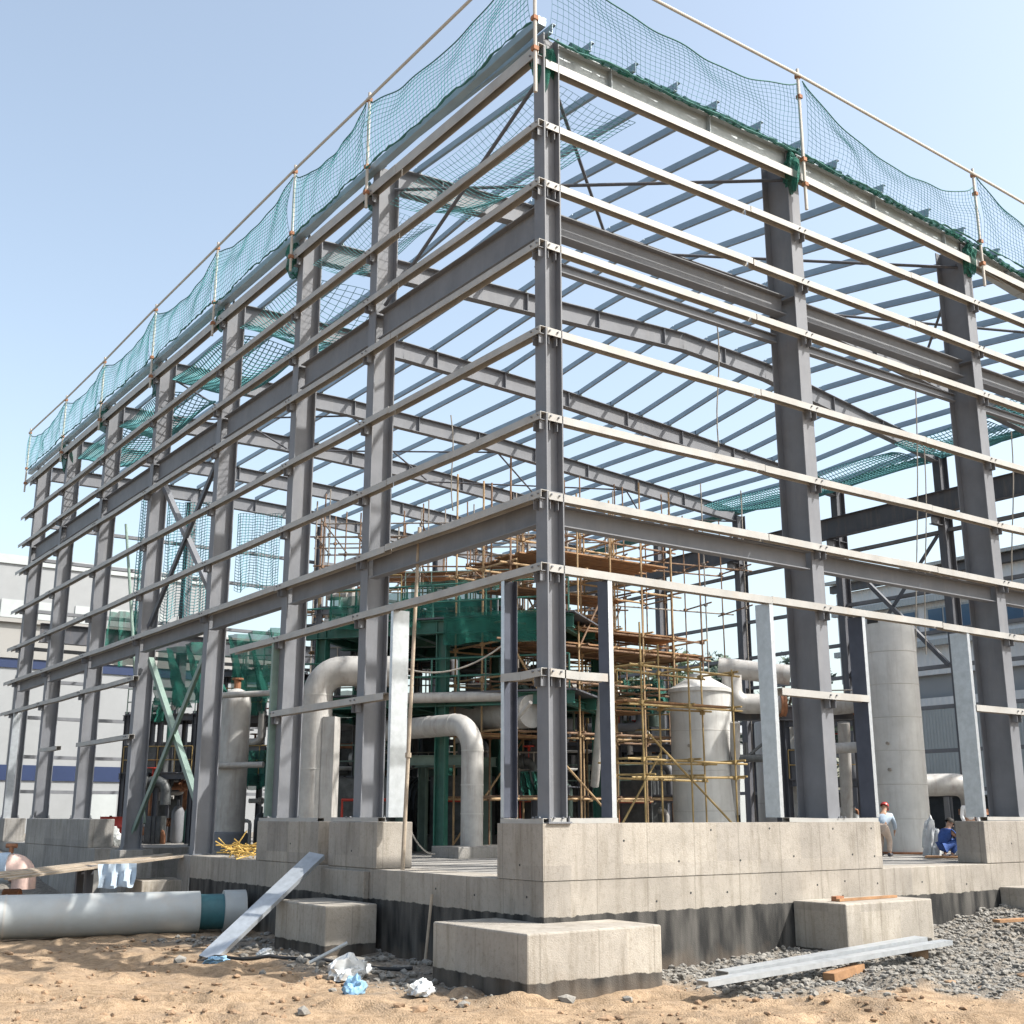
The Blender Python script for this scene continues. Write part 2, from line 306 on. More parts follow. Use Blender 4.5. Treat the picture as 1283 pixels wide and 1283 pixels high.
# stones
ico = bmesh.new(); bmesh.ops.create_icosphere(ico, subdivisions=1, radius=1); ICO = np.array([v.co[:] for v in ico.verts]); ICOF = [tuple(v.index for v in f.verts) for f in ico.faces]; ico.free()
def stones(mb, xs, ys, sizes, sink=.3):
    zs = height(xs, ys)
    for x, y, z, s in zip(xs, ys, zs, sizes):
        a = ICO * (1 + rng.normal(0, .16, (12, 1))) * np.array([s * rng.uniform(.8, 1.4), s * rng.uniform(.6, 1.1), s * rng.uniform(.4, .8)])
        t = rng.uniform(0, 6.28); c, n_ = math.cos(t), math.sin(t)
        a = a @ np.array([[c, -n_, 0], [n_, c, 0], [0, 0, 1]]) + np.array([x, y, z + s * sink])
        mb.add(a, ICOF)
def scatter(nn, x0, x1, y0, y1, mask, ok=lambda x, y: True):
    xs = rng.uniform(x0, x1, nn); ys = rng.uniform(y0, y1, nn); k = rng.random(nn) < mask(xs, ys); xs, ys = xs[k], ys[k]
    k = np.array([ok(x, y) for x, y in zip(xs, ys)], bool); return xs[k], ys[k]
clear = lambda x, y: not (x > 0 and y > 0) and not (-1.4 < x < 1.5 and -1.4 < y < 1.5) and not (6.4 < x < 9.4 and y > -1.45)
mb = MB(); xs, ys = scatter(30000, 1, 17, -7, .2, lambda x, y: gravel_mask(x, y) ** 2, clear); stones(mb, xs, ys, .013 + rng.random(len(xs)) ** 4 * .062)
xs, ys = scatter(2600, -4, .2, -1, 13, lambda x, y: gravel_mask(x, y), clear); stones(mb, xs, ys, .02 + rng.random(len(xs)) ** 3 * .09)
tag(mb.build('gravel', 'stone'), 'grey crushed stone heaped along the foot of the foundation wall', 'gravel', kind='stuff')
mb = MB(); xs, ys = scatter(9000, -12, 10, -9, 12, lambda x, y: (1 - gravel_mask(x, y)) * (.12 + .88 * (vnoise(x * .7, y * .7) > .02)), clear); stones(mb, xs, ys, .008 + rng.random(len(xs)) ** 5 * .07)
tag(mb.build('pebbles', 'brown_stone'), 'small brown clods and pebbles strewn over the sandy ground', 'pebbles', kind='stuff')
xs, ys = scatter(90, -10, 8, -8, 8, lambda x, y: np.ones_like(x), clear)
for k, (x, y) in enumerate(zip(xs[:26], ys[:26])):
    mb = MB(); stones(mb, [x], [y], [rng.uniform(.07, .15)])
    tag(mb.build('loose_rock', ['brown_stone', 'stone'][k % 2]), 'fist to head sized loose rock lying on the sandy ground', 'rock', 'loose rocks on the sand')
# ------------------------------------------------------------------ foundation
ZF, ZP = 1.74, 2.74
fl = MB(); fl.box((.9, .9, .35), (30.6, 17.3, ZF - .01)); fl.box((3.4, 17.304, .35), (30.6, 26.2, ZF - .012)); fl.box((.9, 26.204, .35), (30.6, 41.5, ZF - .01)); o = fl.build('floor_slab', 'concrete_grey'); o['kind'] = 'structure'
fw = thing('foundation_wall', 'long pale concrete foundation wall with raised piers and black painted foot under the steel frame', 'foundation wall', (0, 0, 0))
w = MB(); w.box((0, 0, -.5), (31.4, .9, ZF)); w.build('front_wall', 'concrete_wall', fw, bevel=.015)
w = MB(); w.box((0, .9, -.5), (.9, 17.3, ZF)); w.build('side_wall', 'concrete_wall', fw, bevel=.015)
w = MB(); w.box((.25, 17.3, -.5), (.9, 26.2, .55)); w.build('side_wall', 'concrete_grey', fw, bevel=.015)
for y_ in (17.53, 23.92): w = MB(); w.box((-.02, y_ - .5, -.3), (1.1, y_ + .5, ZF)); w.build('pier', 'concrete_grey', fw, bevel=.015)
w = MB(); w.box((0, 26.2, -.5), (.9, 42, ZF)); w.build('side_wall', 'concrete_grey', fw, bevel=.015)
def pier(x0, y0, x1, y1, m_='concrete', z0=ZF + .004, z1=ZP):
    w = MB(); w.box((x0, y0, z0), (x1, y1, z1)); return w.build('pier', m_, fw, bevel=.02)
w = MB(); w.box((-.012, -.012, ZF + .004), (9.52, .78, ZP)); w.box((-.012, .78, ZF + .004), (.9, 1.42, ZP)); w.build('pier', 'concrete', fw)
pier(13.5, -.012, 18.0, .8); pier(-.012, 6.05, .9, 8.35); pier(-.012, 8.9, .9, 12.45); pier(-.012, 27.1, .9, 35.8, 'concrete_grey'); pier(-.012, 39.6, .9, 42, 'concrete_grey')
w = MB(); w.box((-.14, 6.35, .2), (-.004, 8.4, ZF - .05)); w.build('pier', 'concrete_wall', fw, bevel=.015)
th = MB()           # tie-rod holes left by the formwork
for X_, Z_ in [(1.9, 2.42), (3.3, 2.02), (5.0, 2.0), (6.6, 2.05), (8.5, 2.05), (9.2, 2.6), (7.9, 2.6), (5.9, 2.62), (4.2, 2.6), (2.7, 1.3), (3.6, 1.42), (4.6, 1.4), (6.0, 1.32), (7.3, 1.45), (8.2, 1.5), (9.3, 1.42), (8.1, 1.2), (10.9, 1.4), (14.6, 2.2), (15.2, 1.45), (12.6, 1.3), (9.25, 2.0)]:
    yy = -.016 if Z_ > ZF else -.004
    th.tube([(X_, yy, Z_), (X_, yy + .05, Z_)], .022, 8)
for Y_, Z_ in [(.7, 2.0), (.5, 1.45), (2.2, 1.4), (3.6, 1.45), (7.2, 2.1), (10.4, 2.2)]:
    xx = -.016 if Z_ > ZF else -.004
    th.tube([(xx, Y_, Z_), (xx + .05, Y_, Z_)], .022, 8)
th.build('tie_hole', 'dark', fw)
def footing(x0, y0, x1, y1, z1, label):
    w = MB(); w.box((x0, y0, -.5), (x1, y1, z1)); return tag(w.build('footing', 'concrete_footing', bevel=.03), label, 'footing', 'concrete footing blocks around the base')
footing(-1.37, -1.37, 1.55, 1.5, 1.03, 'largest pale concrete footing block projecting at the near corner under the wall')
footing(6.5, -1.37, 9.3, -.006, 1.17, 'pale concrete footing block against the right wall behind the two metal channels')
footing(-1.37, 5.7, -.15, 8.15, 1.05, 'small concrete footing block on the left beside the leaning metal strip')
footing(13.9, -1.3, 16.6, -.006, 1.2, 'concrete footing block cut off by the right edge of the photo')
footing(-1.2, 17.6, .2, 19.0, 1.05, 'low concrete footing block behind the big pipe under the plank walkway')
# ------------------------------------------------------------------ steel frame
sf = thing('unfinished_hall', 'tall grey steel frame of a hall under construction with columns girts rafters and purlins', 'building frame', (0, 0, ZF))
FY = [.18, 7.40, 11.89, 17.53, 23.92, 29.96, 35.81, 40.92]
PROF = [([0, 8, 15.7, 18.3, 31], [19.26, 19.30, 18.95, 18.65, 18.45]),
        ([0, 5, 15, 31], [19.62, 20.02, 20.15, 18.5]),
        ([0, 5.4, 15.6, 20, 31], [19.42, 19.66, 20.15, 19.95, 18.45]),
        ([0, 7, 14, 24, 31], [19.42, 19.6, 19.35, 18.65, 18.15]),
        ([0, 8, 15, 31], [19.4, 19.5, 19.3, 18.2]), ([0, 8, 15, 31], [19.4, 19.5, 19.3, 18.2]),
        ([0, 8, 15, 31], [19.4, 19.5, 19.3, 18.2]), ([0, 8, 15, 31], [19.4, 19.5, 19.3, 18.2])]
def zr(i, x): return float(np.interp(x, *PROF[i]))
BASE = [ZP, ZP, ZP, ZF, ZF, ZP, ZP, ZP]
ends_plate = .03
def column(p, q, v, h, b, name='column', m_='steel', seams=(9.0, 15.3)):
    c = MB(); c.ibeam(p + V(0, 0, .03), q, v, h, b, .028, .018).build
    u = Vector(v); w_ = u.cross(V(0, 0, 1))
    for z in seams:
        if p.z < z < q.z - .5:
            for d in (-1, 1):
                c.box(*[(p.x + u.x * k1 * (h / 2 - .03) + w_.x * d * k2, p.y + u.y * k1 * (h / 2 - .03) + w_.y * d * k2, z + k3) for k1, k2, k3 in ((-1, .012, -.01), (1, b / 2 - .003, .01))])
    o = c.build(name, m_, sf)
    s = MB(); u = Vector(v); w_ = u.cross(V(0, 0, 1))
    s.ext([(-b / 2 - .06, -h / 2 - .06), (b / 2 + .06, -h / 2 - .06), (b / 2 + .06, h / 2 + .06), (-b / 2 - .06, h / 2 + .06)], p, p + V(0, 0, .03), v)
    for a in (-1, 1):
        for c_ in (-1, 1):
            k = p + u * (a * (h / 2 + .02)) + w_ * (c_ * (b / 2 + .02)); s.tube([k + V(0, 0, .03), k + V(0, 0, .13)], .016, 6)
    s.build('base_plate', m_, o)
    return o
for i, y in enumerate(FY):
    h = .42 if i == 0 else .6; x0 = .15 if i == 0 else .2
    zt = zr(i, .4) - .72
    column(V(x0 + h / 2, y, BASE[i]), V(x0 + h / 2, y, zt + (.72 if i == 0 else .68)), (1, 0, 0), h, .36)
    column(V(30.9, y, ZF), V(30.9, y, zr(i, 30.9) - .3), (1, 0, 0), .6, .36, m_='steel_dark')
for x in (8.23, 15.6, 23.2):
    column(V(x, .2 + .425, ZP if x < 17 else ZF), V(x, .2 + .425, zr(0, x) - .03), (0, 1, 0), .85, .4)
for x in (8, 15.5, 23.2): column(V(x, 40.92, ZF), V(x, 40.92, zr(7, x) - .7), (0, 1, 0), .6, .36)
# rafters
for i, y in enumerate(FY):
    xs_ = [.85 if i else .6] + [x for x in PROF[i][0] if .9 < x < 30.5] + [30.6]; mb = MB(); d = .56 if i == 0 else .68
    yy = .62 if i == 0 else y
    if i == 0: yy = .28
    for a, b_ in zip(xs_[:-1], xs_[1:]):
        mb.ibeam((a, yy, zr(i, a) - d / 2), (b_ + .004, yy, zr(i, b_) - d / 2), (0, 0, 1), d, .3 if i else .26, .022, .014)
    for x in np.arange(2.2, 30, 3.1):
        for sd_ in (-1, 1): mb.box((x - .008, yy + sd_ * .009, zr(i, x) - d + .026), (x + .008, yy + sd_ * .125, zr(i, x) - .026))
    mb.build('rafter', 'steel' if i else 'edge_beam', sf)
# purlins (Z sections running the length of the roof)
PX = [.35, 1.43, 2.74, 4.03, 5.33, 6.85, 8.3, 9.7, 11.6, 13.58, 15.2, 16.9, 18.5, 20.1, 21.7, 23.3, 24.9, 26.5, 28.1, 29.5, 30.9]
ZS = [(-.085, 0), (.006, 0), (.006, .238), (.085, .238), (.085, .22), (.09, .22), (.09, .25), (-.006, .25), (-.006, .012), (-.08, .012), (-.08, .03), (-.085, .03)]
for x in PX:
    mb = MB()
    ys_ = [-.05] + FY[1:-1] + [41.2]
    for k in range(len(ys_) - 1):
        mb.ext(ZS, (x, ys_[k], zr(k, x) + .015), (x, ys_[k + 1] + .01, zr(k + 1, x) + .015), (0, 0, 1))
    o = mb.build('purlin', 'purlin', sf)
    s = MB()
    for k, y in enumerate(FY):
        yy = .28 if k == 0 else y; zz = zr(k, x)
        s.add([(x + .085, yy - .1, zz + .002), (x + .085, yy + .12, zz + .002), (x + .085, yy + .08, zz + .27), (x + .085, yy - .02, zz + .27), (x + .1, yy - .1, zz + .002), (x + .1, yy + .12, zz + .002), (x + .1, yy + .08, zz + .27), (x + .1, yy - .02, zz + .27)],
              [(3, 2, 1, 0), (4, 5, 6, 7), (0, 1, 5, 4), (1, 2, 6, 5), (2, 3, 7, 6), (3, 0, 4, 7)])
    s.build('cleat', 'green_paint' if x > 1 else 'steel', o)
# girts round the four sides
GZ = [17.12, 15.73, 14.33, 12.43, 10.61, 9.0, 7.57]
XC = [8.23, 15.6, 23.2]
def girt(p, q, z, out, m_='girt', w_=.2, h_=.155):
    mb = MB(); p, q = Vector((*p, z)), Vector((*q, z)); L = (q - p).length; n_ = max(1, round(L / 6.2)); al = (q - p).normalized()
    for k in range(n_):
        a = p.lerp(q, k / n_); b_ = p.lerp(q, (k + 1) / n_)
        if k < n_ - 1: b_ = b_ - al * random.uniform(.004, .03)
        j = V(0, 0, random.uniform(-.015, .012)); md = a.lerp(b_, .5) - V(0, 0, random.uniform(.0, .025)); tl = V(0, 0, random.uniform(-.012, .012))
        mb.chan(a + j, md + j, (0, 0, 1), w_, h_); mb.chan(md + j, b_ + j + tl, (0, 0, 1), w_, h_)
    if m_ != 'girt': return mb.build('girt', m_, sf)
    s = mb; s.mi = 1; side = V(1, 0, 0) if abs(al.y) > .5 else V(0, 1, 0)       # bolted cleats at every column the girt passes
    for c in (FY if abs(al.y) > .5 else [.35] + XC):
        t = c - (p.y if abs(al.y) > .5 else p.x)
        if -.05 < t < L + .05:
            k = p + al * t
            for d in (-.1, .1):
                e = k + al * d - V(0, 0, h_)
                s.bar(e - side * .07 - V(0, 0, .09), e + side * .11 - V(0, 0, .09), .012, .2); s.bar(e - side * .09 - V(0, 0, -.002), e + side * .1 - V(0, 0, -.002), .09, .014)
                s.tube([e - side * .10 + V(0, 0, .09), e - side * .135 + V(0, 0, .09)], .02, 6); s.tube([e - side * .02, e - side * .02 - V(0, 0, .05)], .02, 6)
    return mb.build('girt', [m_, 'steel'], sf)
for z in GZ[:6]:
    girt((0.1, -.0), (0.1, 42.6), z, 0); girt((.205, .1), (31.2, .1), z, 0)
girt((.1, 0), (.1, 15.1), GZ[6], 0); girt((.1, 23.5), (.1, 42.6), GZ[6], 0); girt((.205, .1), (31.2, .1), GZ[6], 0)
for z in (18.95,): girt((.1, 0), (.1, 42.3), z, 0, h_=.28)
mb = MB()
for a, b_ in ((.205, 8.2), (8.2, 15.6), (15.6, 31.2)):
    za = np.interp([a, b_], [0, 8.2, 15.6, 18.3, 31.2], [18.62, 18.66, 18.42, 18.2, 18.0]); mb.chan((a, .1, za[0]), (b_ - .01, .1, za[1]), (0, 0, 1), .2, .2)
mb.build('girt', 'girt', sf)
mb = MB(); mb.ext([(-.1, -.2), (.1, -.2), (.1, 0), (-.1, 0)], (.12, .0, 19.62), (.12, 42.2, 19.45), (0, 0, 1)); mb.build('eave_strut', 'purlin', sf)
mb = MB(); mb.ext([(-.12, -.25), (.12, -.25), (.12, 0), (-.12, 0)], (31.1, 0, 18.42), (31.1, 42, 18.2), (0, 0, 1)); mb.build('eave_strut', 'green_paint', sf)
for a, b_ in ((0.02, 1.34), (5.97, 12.0), (23.5, 29.7), (32.4, 35)): girt((.1, a), (.1, b_), 5.57, 0)
for a, b_ in ((.205, 1.6), (6.55, 9.5), (13.7, 31.2)): girt((a, .1), (b_, .1), 5.57, 0)
for a, b_ in ((0.0, 1.34), (6.05, 8.3), (9.0, 12.4)): girt((.1, a), (.1, b_), ZP + .1, 0, h_=.09)
for a, b_ in ((.205, 1.78), (6.55, 9.5), (13.7, 18)): girt((a, .1), (b_, .1), ZP + .1, 0, h_=.09)
# window posts
def jamb(x, y, out, open_, z0=ZP + .1, z1=7.42, m_='galv', dep=.32, fl=.11, web=None):
    """channel post: 'out' = direction the narrow flange faces, 'open_' = direction its open side faces"""
    o_, k = Vector(out), Vector(open_); mb = MB(); t = .016; p, q = V(x, y, z0), V(x, y, z1)
    sec = [(0, 0), (dep, 0), (dep, fl), (dep - t, fl), (dep - t, t), (t, t), (t, fl), (0, fl)]      # depth inwards, flange width towards the open side
    n_ = len(sec); vs = [p - o_ * a + k * b_ for a, b_ in sec] + [q - o_ * a + k * b_ for a, b_ in sec]
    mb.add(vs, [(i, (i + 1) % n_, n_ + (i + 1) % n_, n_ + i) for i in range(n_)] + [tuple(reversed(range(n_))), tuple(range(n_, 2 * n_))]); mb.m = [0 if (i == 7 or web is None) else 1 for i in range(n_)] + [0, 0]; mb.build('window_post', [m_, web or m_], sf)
XM, YM, XP, YP = (-1, 0, 0), (0, -1, 0), (1, 0, 0), (0, 1, 0)
jamb(.02, 1.36, XM, YM, web='post_web_shade'); jamb(.02, 5.62, XM, YP, dep=.42); jamb(.02, 12.05, XM, YP, m_='green_pale'); jamb(1.66, .02, YM, XP, web='post_web_shade'); jamb(6.3, .02, YM, XP, dep=.42); jamb(9.46, .02, YM, XP, dep=.42, web='post_web_shade'); jamb(13.6, .02, YM, XP, dep=.5)  # three posts have webs painted dark as shade; their front flange stays galvanised
jamb(.02, 40.0, XM, YP, 2.0)
# far sides
for z in (16.6, 14.9, 12.4, 10.6, 9.1, 7.4, 5.6, 4.0):
    girt((31.1, 0), (31.1, 42), z, 0, 'steel'); girt((.3, 41.3), (31, 41.3), z, 0, 'steel')
# spandrel and crane beams
def beam(name, p, q, h, b, m_='steel'):
    mb = MB(); mb.ibeam(p, q, (0, 0, 1), h, b, .024, .016); return mb.build(name, m_, sf)
for i in range(7):
    a, b_ = FY[i] + .19, FY[i + 1] - .19
    beam('spandrel_beam', (.42, a, 15.0), (.42, b_, 15.0), .74, .3)
    beam('lintel_beam', (.34, a, 8.68), (.34, b_, 8.68), .52, .24)
for a, b_ in ((.6, 8.0), (8.45, 15.38), (15.82, 22.98), (23.42, 30.7)):
    beam('spandrel_beam', (a, .62, 15.12), (b_, .62, 15.12), .5, .3, 'steel'); beam('spandrel_beam', (a, .9, 14.35), (b_, .9, 14.35), .22, .16, 'steel'); beam('lintel_beam', (a, .36, 8.62), (b_, .36, 8.62), .42, .24)
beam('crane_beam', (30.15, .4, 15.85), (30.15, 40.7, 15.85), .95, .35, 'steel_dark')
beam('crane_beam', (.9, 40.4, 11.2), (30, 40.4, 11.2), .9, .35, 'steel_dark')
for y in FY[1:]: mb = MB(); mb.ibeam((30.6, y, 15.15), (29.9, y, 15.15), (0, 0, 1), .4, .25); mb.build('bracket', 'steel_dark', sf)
# bracing rods
def rod(p, q, r=.05, m_='steel_dark', name='brace'):
    mb = MB(); mb.tube([p, q], r, 8); mb.build(name, m_, sf)
def zc(i, x): return zr(i, x) - .55
for (xa, xb) in ((.7, 8.2), (8.2, 15.6), (15.6, 23.2), (23.2, 30.6)):
    rod((xa, .5, zc(0, xa)), (xb, 7.3, zc(1, xb)), .045); rod((xa, 7.3, zc(1, xa) - .1), (xb, .5, zc(0, xb) - .1), .045)
for (xa, xb) in ((.7, 8.2), (8.2, 15.6), (15.6, 23.2), (23.2, 30.6)):
    rod((xa, 24, zc(4, xa)), (xb, 29.9, zc(5, xb)), .04); rod((xa, 29.9, zc(5, xa) - .1), (xb, 24, zc(4, xb) - .1), .04)
rod((.45, .4, 18.6), (.45, 7.2, 15.6), .045)
def angle(p, q, m_):
    mb = MB(); mb.ext([(-.09, -.09), (.09, -.09), (.09, -.07), (-.07, -.07), (-.07, .09), (-.09, .09)], p, q, (1, 0, 0)); mb.build('brace', m_, sf)
angle((.5, 17.7, 14.5), (.5, 23.7, 9.3), 'steel_dark'); angle((.62, 17.7, 9.2), (.62, 23.7, 14.6), 'steel')
angle((.5, 17.7, 8.2), (.5, 23.7, 2.3), 'green_pale'); angle((.62, 17.7, 2.6), (.62, 23.7, 8.2), 'green_pale')
angle((30.7, 12.2, 9), (30.7, 17.4, 14.6), 'steel_dark'); angle((30.8, 12.2, 14.6), (30.8, 17.4, 9), 'steel_dark')
rod((1.0, 29, 14.2), (1.0, 24.2, 2.6), .06, 'green_pale')
# ------------------------------------------------------------------ guard rails and safety nets along the roof edge
PYS = [0, 7.42, 11.98, 17.95, 24.0, 30.2, 35.8, 42.1]
ZRL = [21.45, 21.5, 21.52, 21.48, 21.42, 21.3, 21.25, 21.35]
gl = thing('guard_rail', 'tubular guard rail with tall posts along the left roof edge', 'guard rail', (-.1, 0, 18.6), 'roof edge guard rails')
for i, (y, z) in enumerate(zip(PYS, ZRL)):
    mb = MB(); mb.tube([(-.08, y, 18.3 if i else 17.7), (-.08, y, z + .22)], .042, 8); o = mb.build('post', 'tube_light', gl)
    mb = MB()
    for zz in (18.75, 19.5, z): mb.box((-.15, y - .06, zz - .05), (-.02, y + .06, zz + .05))
    mb.build('clamp', 'rust', o)
mb = MB(); mb.tube([(-.14, y, z + .01 * (-1) ** i) for i, (y, z) in enumerate(zip(PYS, ZRL))], .04, 8); mb.build('rail', 'tube_light', gl)
gr = thing('guard_rail', 'tubular guard rail with tall posts along the right roof edge', 'guard rail', (0, -.1, 18.6), 'roof edge guard rails')
PXS = [0.1, 8.35, 15.96, 23.4, 31]; ZR2 = [21.42, 21.4, 21.13, 20.8, 20.5]
for i, (x, z) in enumerate(zip(PXS, ZR2)):
    if i == 0: continue
    mb = MB(); mb.tube([(x, -.08, 17.6), (x, -.08, z + .22)], .042, 8); o = mb.build('post', 'tube_light', gr)
    mb = MB()
    for zz in (18.3, 19.0, z - .6, z): mb.box((x - .06, -.15, zz - .05), (x + .06, -.02, zz + .05))
    mb.build('clamp', 'rust', o)
mb = MB(); mb.tube([(x, -.14, z) for x, z in zip(PXS, ZR2)], .04, 8); mb.build('rail', 'tube_light', gr)
def net(p, q, zb0, zb1, zt0, zt1, sag, cell, out, label, wire=.016, m_='netting'):
    p, q = Vector((*p, 0)), Vector((*q, 0)); L = (q - p).length; nu = max(4, int(L / cell)); nv = max(4, int((zt0 - zb0) / cell)); d = (q - p) / nu; out = Vector((*out, 0))
    vs = []; fs = []; ph = random.random() * 6
    for i in range(nu + 1):
        t = i / nu; zb = zb0 + (zb1 - zb0) * t; zt = zt0 + (zt1 - zt0) * t - sag * (4 * t * (1 - t)) ** .8 - .015 * math.sin(t * 23 + ph)
        for j in range(nv + 1):
            s_ = j / nv; bulge = .13 * math.sin(math.pi * s_) * (.6 + .4 * math.sin(t * 5 + ph)) + .015 * math.sin(t * 31 + s_ * 5)
            jx = .10 * float(vnoise([t * L * 1.3 + ph * 9], [s_ * 3 + ph])[0]) + .10 * float(vnoise([t * L * .5 + ph * 3], [s_ * 1.5 + 7])[0]); jz = .09 * float(vnoise([t * L * .9 + ph * 5], [s_ * 2.5 + 3])[0])
            vs.append(p.lerp(q, t) + V(0, 0, jz * (1 if 0 < j else .3)) + d.normalized() * jx + out * 1.2 * jz + out * bulge + d.normalized() * (.03 * math.sin(s_ * 4 + t * 7)) + V(0, 0, zb + (zt - zb) * s_))
    for i in range(nu):
        for j in range(nv): k = i * (nv + 1) + j; fs.append((k, k + nv + 1, k + nv + 2, k + 1))
    root = thing('safety_net', label, 'safety net', tuple(vs[0]), 'safety nets along the roof edge')
    mb = MB(); mb.add(vs, fs); o = mb.build('mesh', m_, root); wf = o.modifiers.new('wire', 'WIREFRAME'); wf.thickness = wire; wf.use_even_offset = False
    mb = MB(); mb.tube([vs[i * (nv + 1) + nv] for i in range(nu + 1)], .018, 5); mb.build('border_rope', 'net_edge', root)
    mb = MB(); mb.tube([Vector(vs[i * (nv + 1)]) + V(0, 0, random.uniform(-.03, .03)) for i in range(nu + 1)], [random.uniform(.012, .04) for i in range(nu + 1)], 5); mb.build('hem', 'net_edge', root)
    return root
words = ['nearest the corner post', 'between the second and third rail posts', 'between the third and fourth rail posts', 'between the fourth and fifth rail posts', 'between the fifth and sixth rail posts', 'between the sixth and seventh rail posts', 'at the far end of the roof edge']
for i in range(7):
    net((-.12, PYS[i] + .1), (-.12, PYS[i + 1] - .1), 19.45, 19.4, ZRL[i] - .12, ZRL[i + 1] - .12, [.55, .6, .5, .7, .6, .5, .55][i], [.15, .14, .14, .15, .15, .16, .16][i], (-1, 0), 'teal sagging net on the left roof edge ' + words[i], wire=.018)
words = ['from the corner to the first rail post', 'between the first and second rail posts', 'running out of the picture at the right', 'hidden']
for i in range(3):
    net((PXS[i] + .1, -.12), (PXS[i + 1] - .1, -.12), [19.1, 19.15, 18.85][i], [19.15, 18.85, 18.5][i], ZR2[i] - .1, ZR2[i + 1] - [.25, .45, .4][i], [.75, .95, .7][i], .15, (0, -1), 'teal net on the right roof edge ' + words[i], wire=.013)
# dark green net bunched along the top flange of the right edge beam
mb = MB()
for a, b_ in zip(np.linspace(.9, 30, 120)[:-1], np.linspace(.9, 30, 120)[1:]):
    za, zb = zr(0, a), zr(0, b_); r0 = random.uniform(.05, .09); r1 = random.uniform(.05, .09)
    mb.tube([(a, .06 + random.uniform(-.03, .03), za - .02), (b_, .06 + random.uniform(-.03, .03), zb - .02)], [r0, r1], 6)
tag(mb.build('net_roll', 'net_green'), 'dark green netting bunched along the top of the right roof edge beam', 'netting')
def flat_net(corners, nu, nv, sag, label, m_='netting', wire=.016, name='safety_net'):
    a, b_, c, d = [Vector(k) for k in corners]; vs = []; fs = []; ph = random.random() * 6
    if m_ == 'net_teal': nu, nv = max(8, int((b_ - a).length / .17)), max(8, int((d - a).length / .17))
    for i in range(nu + 1):
        for j in range(nv + 1):
            s_, t = i / nu, j / nv; p = a.lerp(b_, s_).lerp(d.lerp(c, s_), t)
            vs.append(p - V(0, 0, sag * 16 * s_ * (1 - s_) * t * (1 - t) + .06 * math.sin(s_ * 9 + t * 7 + ph)))
    for i in range(nu):
        for j in range(nv): k = i * (nv + 1) + j; fs.append((k, k + nv + 1, k + nv + 2, k + 1))
    mb = MB(); mb.add(vs, fs); o = mb.build(name, m_, smooth=True)
    if m_ == 'net_teal': o.data.materials[0] = MATS['netting']; wire = .05
    if wire: wf = o.modifiers.new('wire', 'WIREFRAME'); wf.thickness = wire; wf.use_even_offset = False
    return tag(o, label, 'safety net')
flat_net([(.5, .5, 18.5), (.5, 7.2, 18.5), (3.0, 7.2, 18.8), (3.2, .5, 18.4)], 44, 16, .5, 'teal net slung level under the first roof bay at the corner')
flat_net([(.5, 7.6, 18.5), (.5, 11.7, 18.5), (2.2, 11.7, 18.6), (2.2, 7.6, 18.6)], 30, 12, .4, 'teal net slung under the left eave of the second bay')
flat_net([(.6, 18, 18.6), (.6, 23.6, 18.6), (3.5, 23.6, 18.6), (3.5, 18, 18.6)], 20, 10, .7, 'rumpled green net hanging under the left eave in the middle bays', 'net_teal', 0)
flat_net([(.6, 30.2, 18.6), (.6, 35.6, 18.6), (3, 35.6, 18.6), (3, 30.2, 18.6)], 20, 10, .7, 'rumpled green net hanging under the far left eave', 'net_teal', 0)
for k, (x0, x1, y0, y1, z, sg, wd, m_, wr) in enumerate([(26.5, 30.8, .6, 7.2, 18.0, .5, 'nearest the front under the far right eave', 'net_teal', 0), (27.5, 30.8, 7.7, 11.7, 18.0, .4, 'second from the front under the far right eave', 'net_teal', 0), (28, 30.8, 12.2, 23.5, 17.9, .5, 'deepest under the far right eave', 'net_teal', 0),
        (.6, 4.5, 12.3, 17.3, 18.5, .9, 'sagging inside the third left bay', 'netting', .03), (.6, 2.6, 24.2, 29.7, 18.4, .8, 'sagging inside the fifth left bay', 'net_teal', 0)]):
    flat_net([(x0, y0, z), (x0, y1, z), (x1, y1, z), (x1, y0, z)], 26, 14, sg, 'loose green net ' + wd, m_, wr)
# ------------------------------------------------------------------ hanging cloths
def drape(p, q, z0, z1, label, m_='net_teal', fold=.15, nu=24, nv=16, skew=0., name='hanging_net'):
    p, q = Vector((*p, 0)), Vector((*q, 0)); n_ = (q - p).cross(V(0, 0, 1)).normalized(); vs = []; fs = []; ph = random.random() * 6
    if m_ == 'net_teal': nu, nv = max(8, int((q - p).length / .14)), max(8, int((z1 - z0) / .14))
    for i in range(nu + 1):
        t = i / nu
        for j in range(nv + 1):
            s_ = j / nv; f = fold * (math.sin(t * 17 + ph + s_ * 2) + .5 * math.sin(t * 37 + s_ * 5)) * (1.1 - .6 * s_)
            vs.append(p.lerp(q, t) + n_ * f + (q - p).normalized() * skew * (1 - s_) + V(0, 0, z0 + (z1 - z0) * s_ + .12 * math.sin(t * 11 + ph) * (1 - s_) * (z1 - z0) * .3))
    for i in range(nu):
        for j in range(nv): k = i * (nv + 1) + j; fs.append((k, k + nv + 1, k + nv + 2, k + 1))
    mb = MB(); mb.add(vs, fs); o = mb.build(name, 'netting' if m_ == 'net_teal' else m_, smooth=True)
    if m_ == 'net_teal': wf = o.modifiers.new('wire', 'WIREFRAME'); wf.thickness = .045; wf.use_even_offset = False
    return tag(o, label, 'netting')
def xy(px, py, d): p = at(px, py, d); return (p.x, p.y)
def zz(px, py, d): return at(px, py, d).z
drape(xy(172, 700, 52), xy(186, 700, 52), zz(180, 790, 52), zz(180, 595, 52), 'narrow teal net strip hanging behind the fifth left column', fold=.1)
drape(xy(205, 700, 56), xy(262, 700, 56), zz(230, 780, 56), zz(230, 625, 56), 'wide pale teal net hanging behind the cross brace', fold=.2)
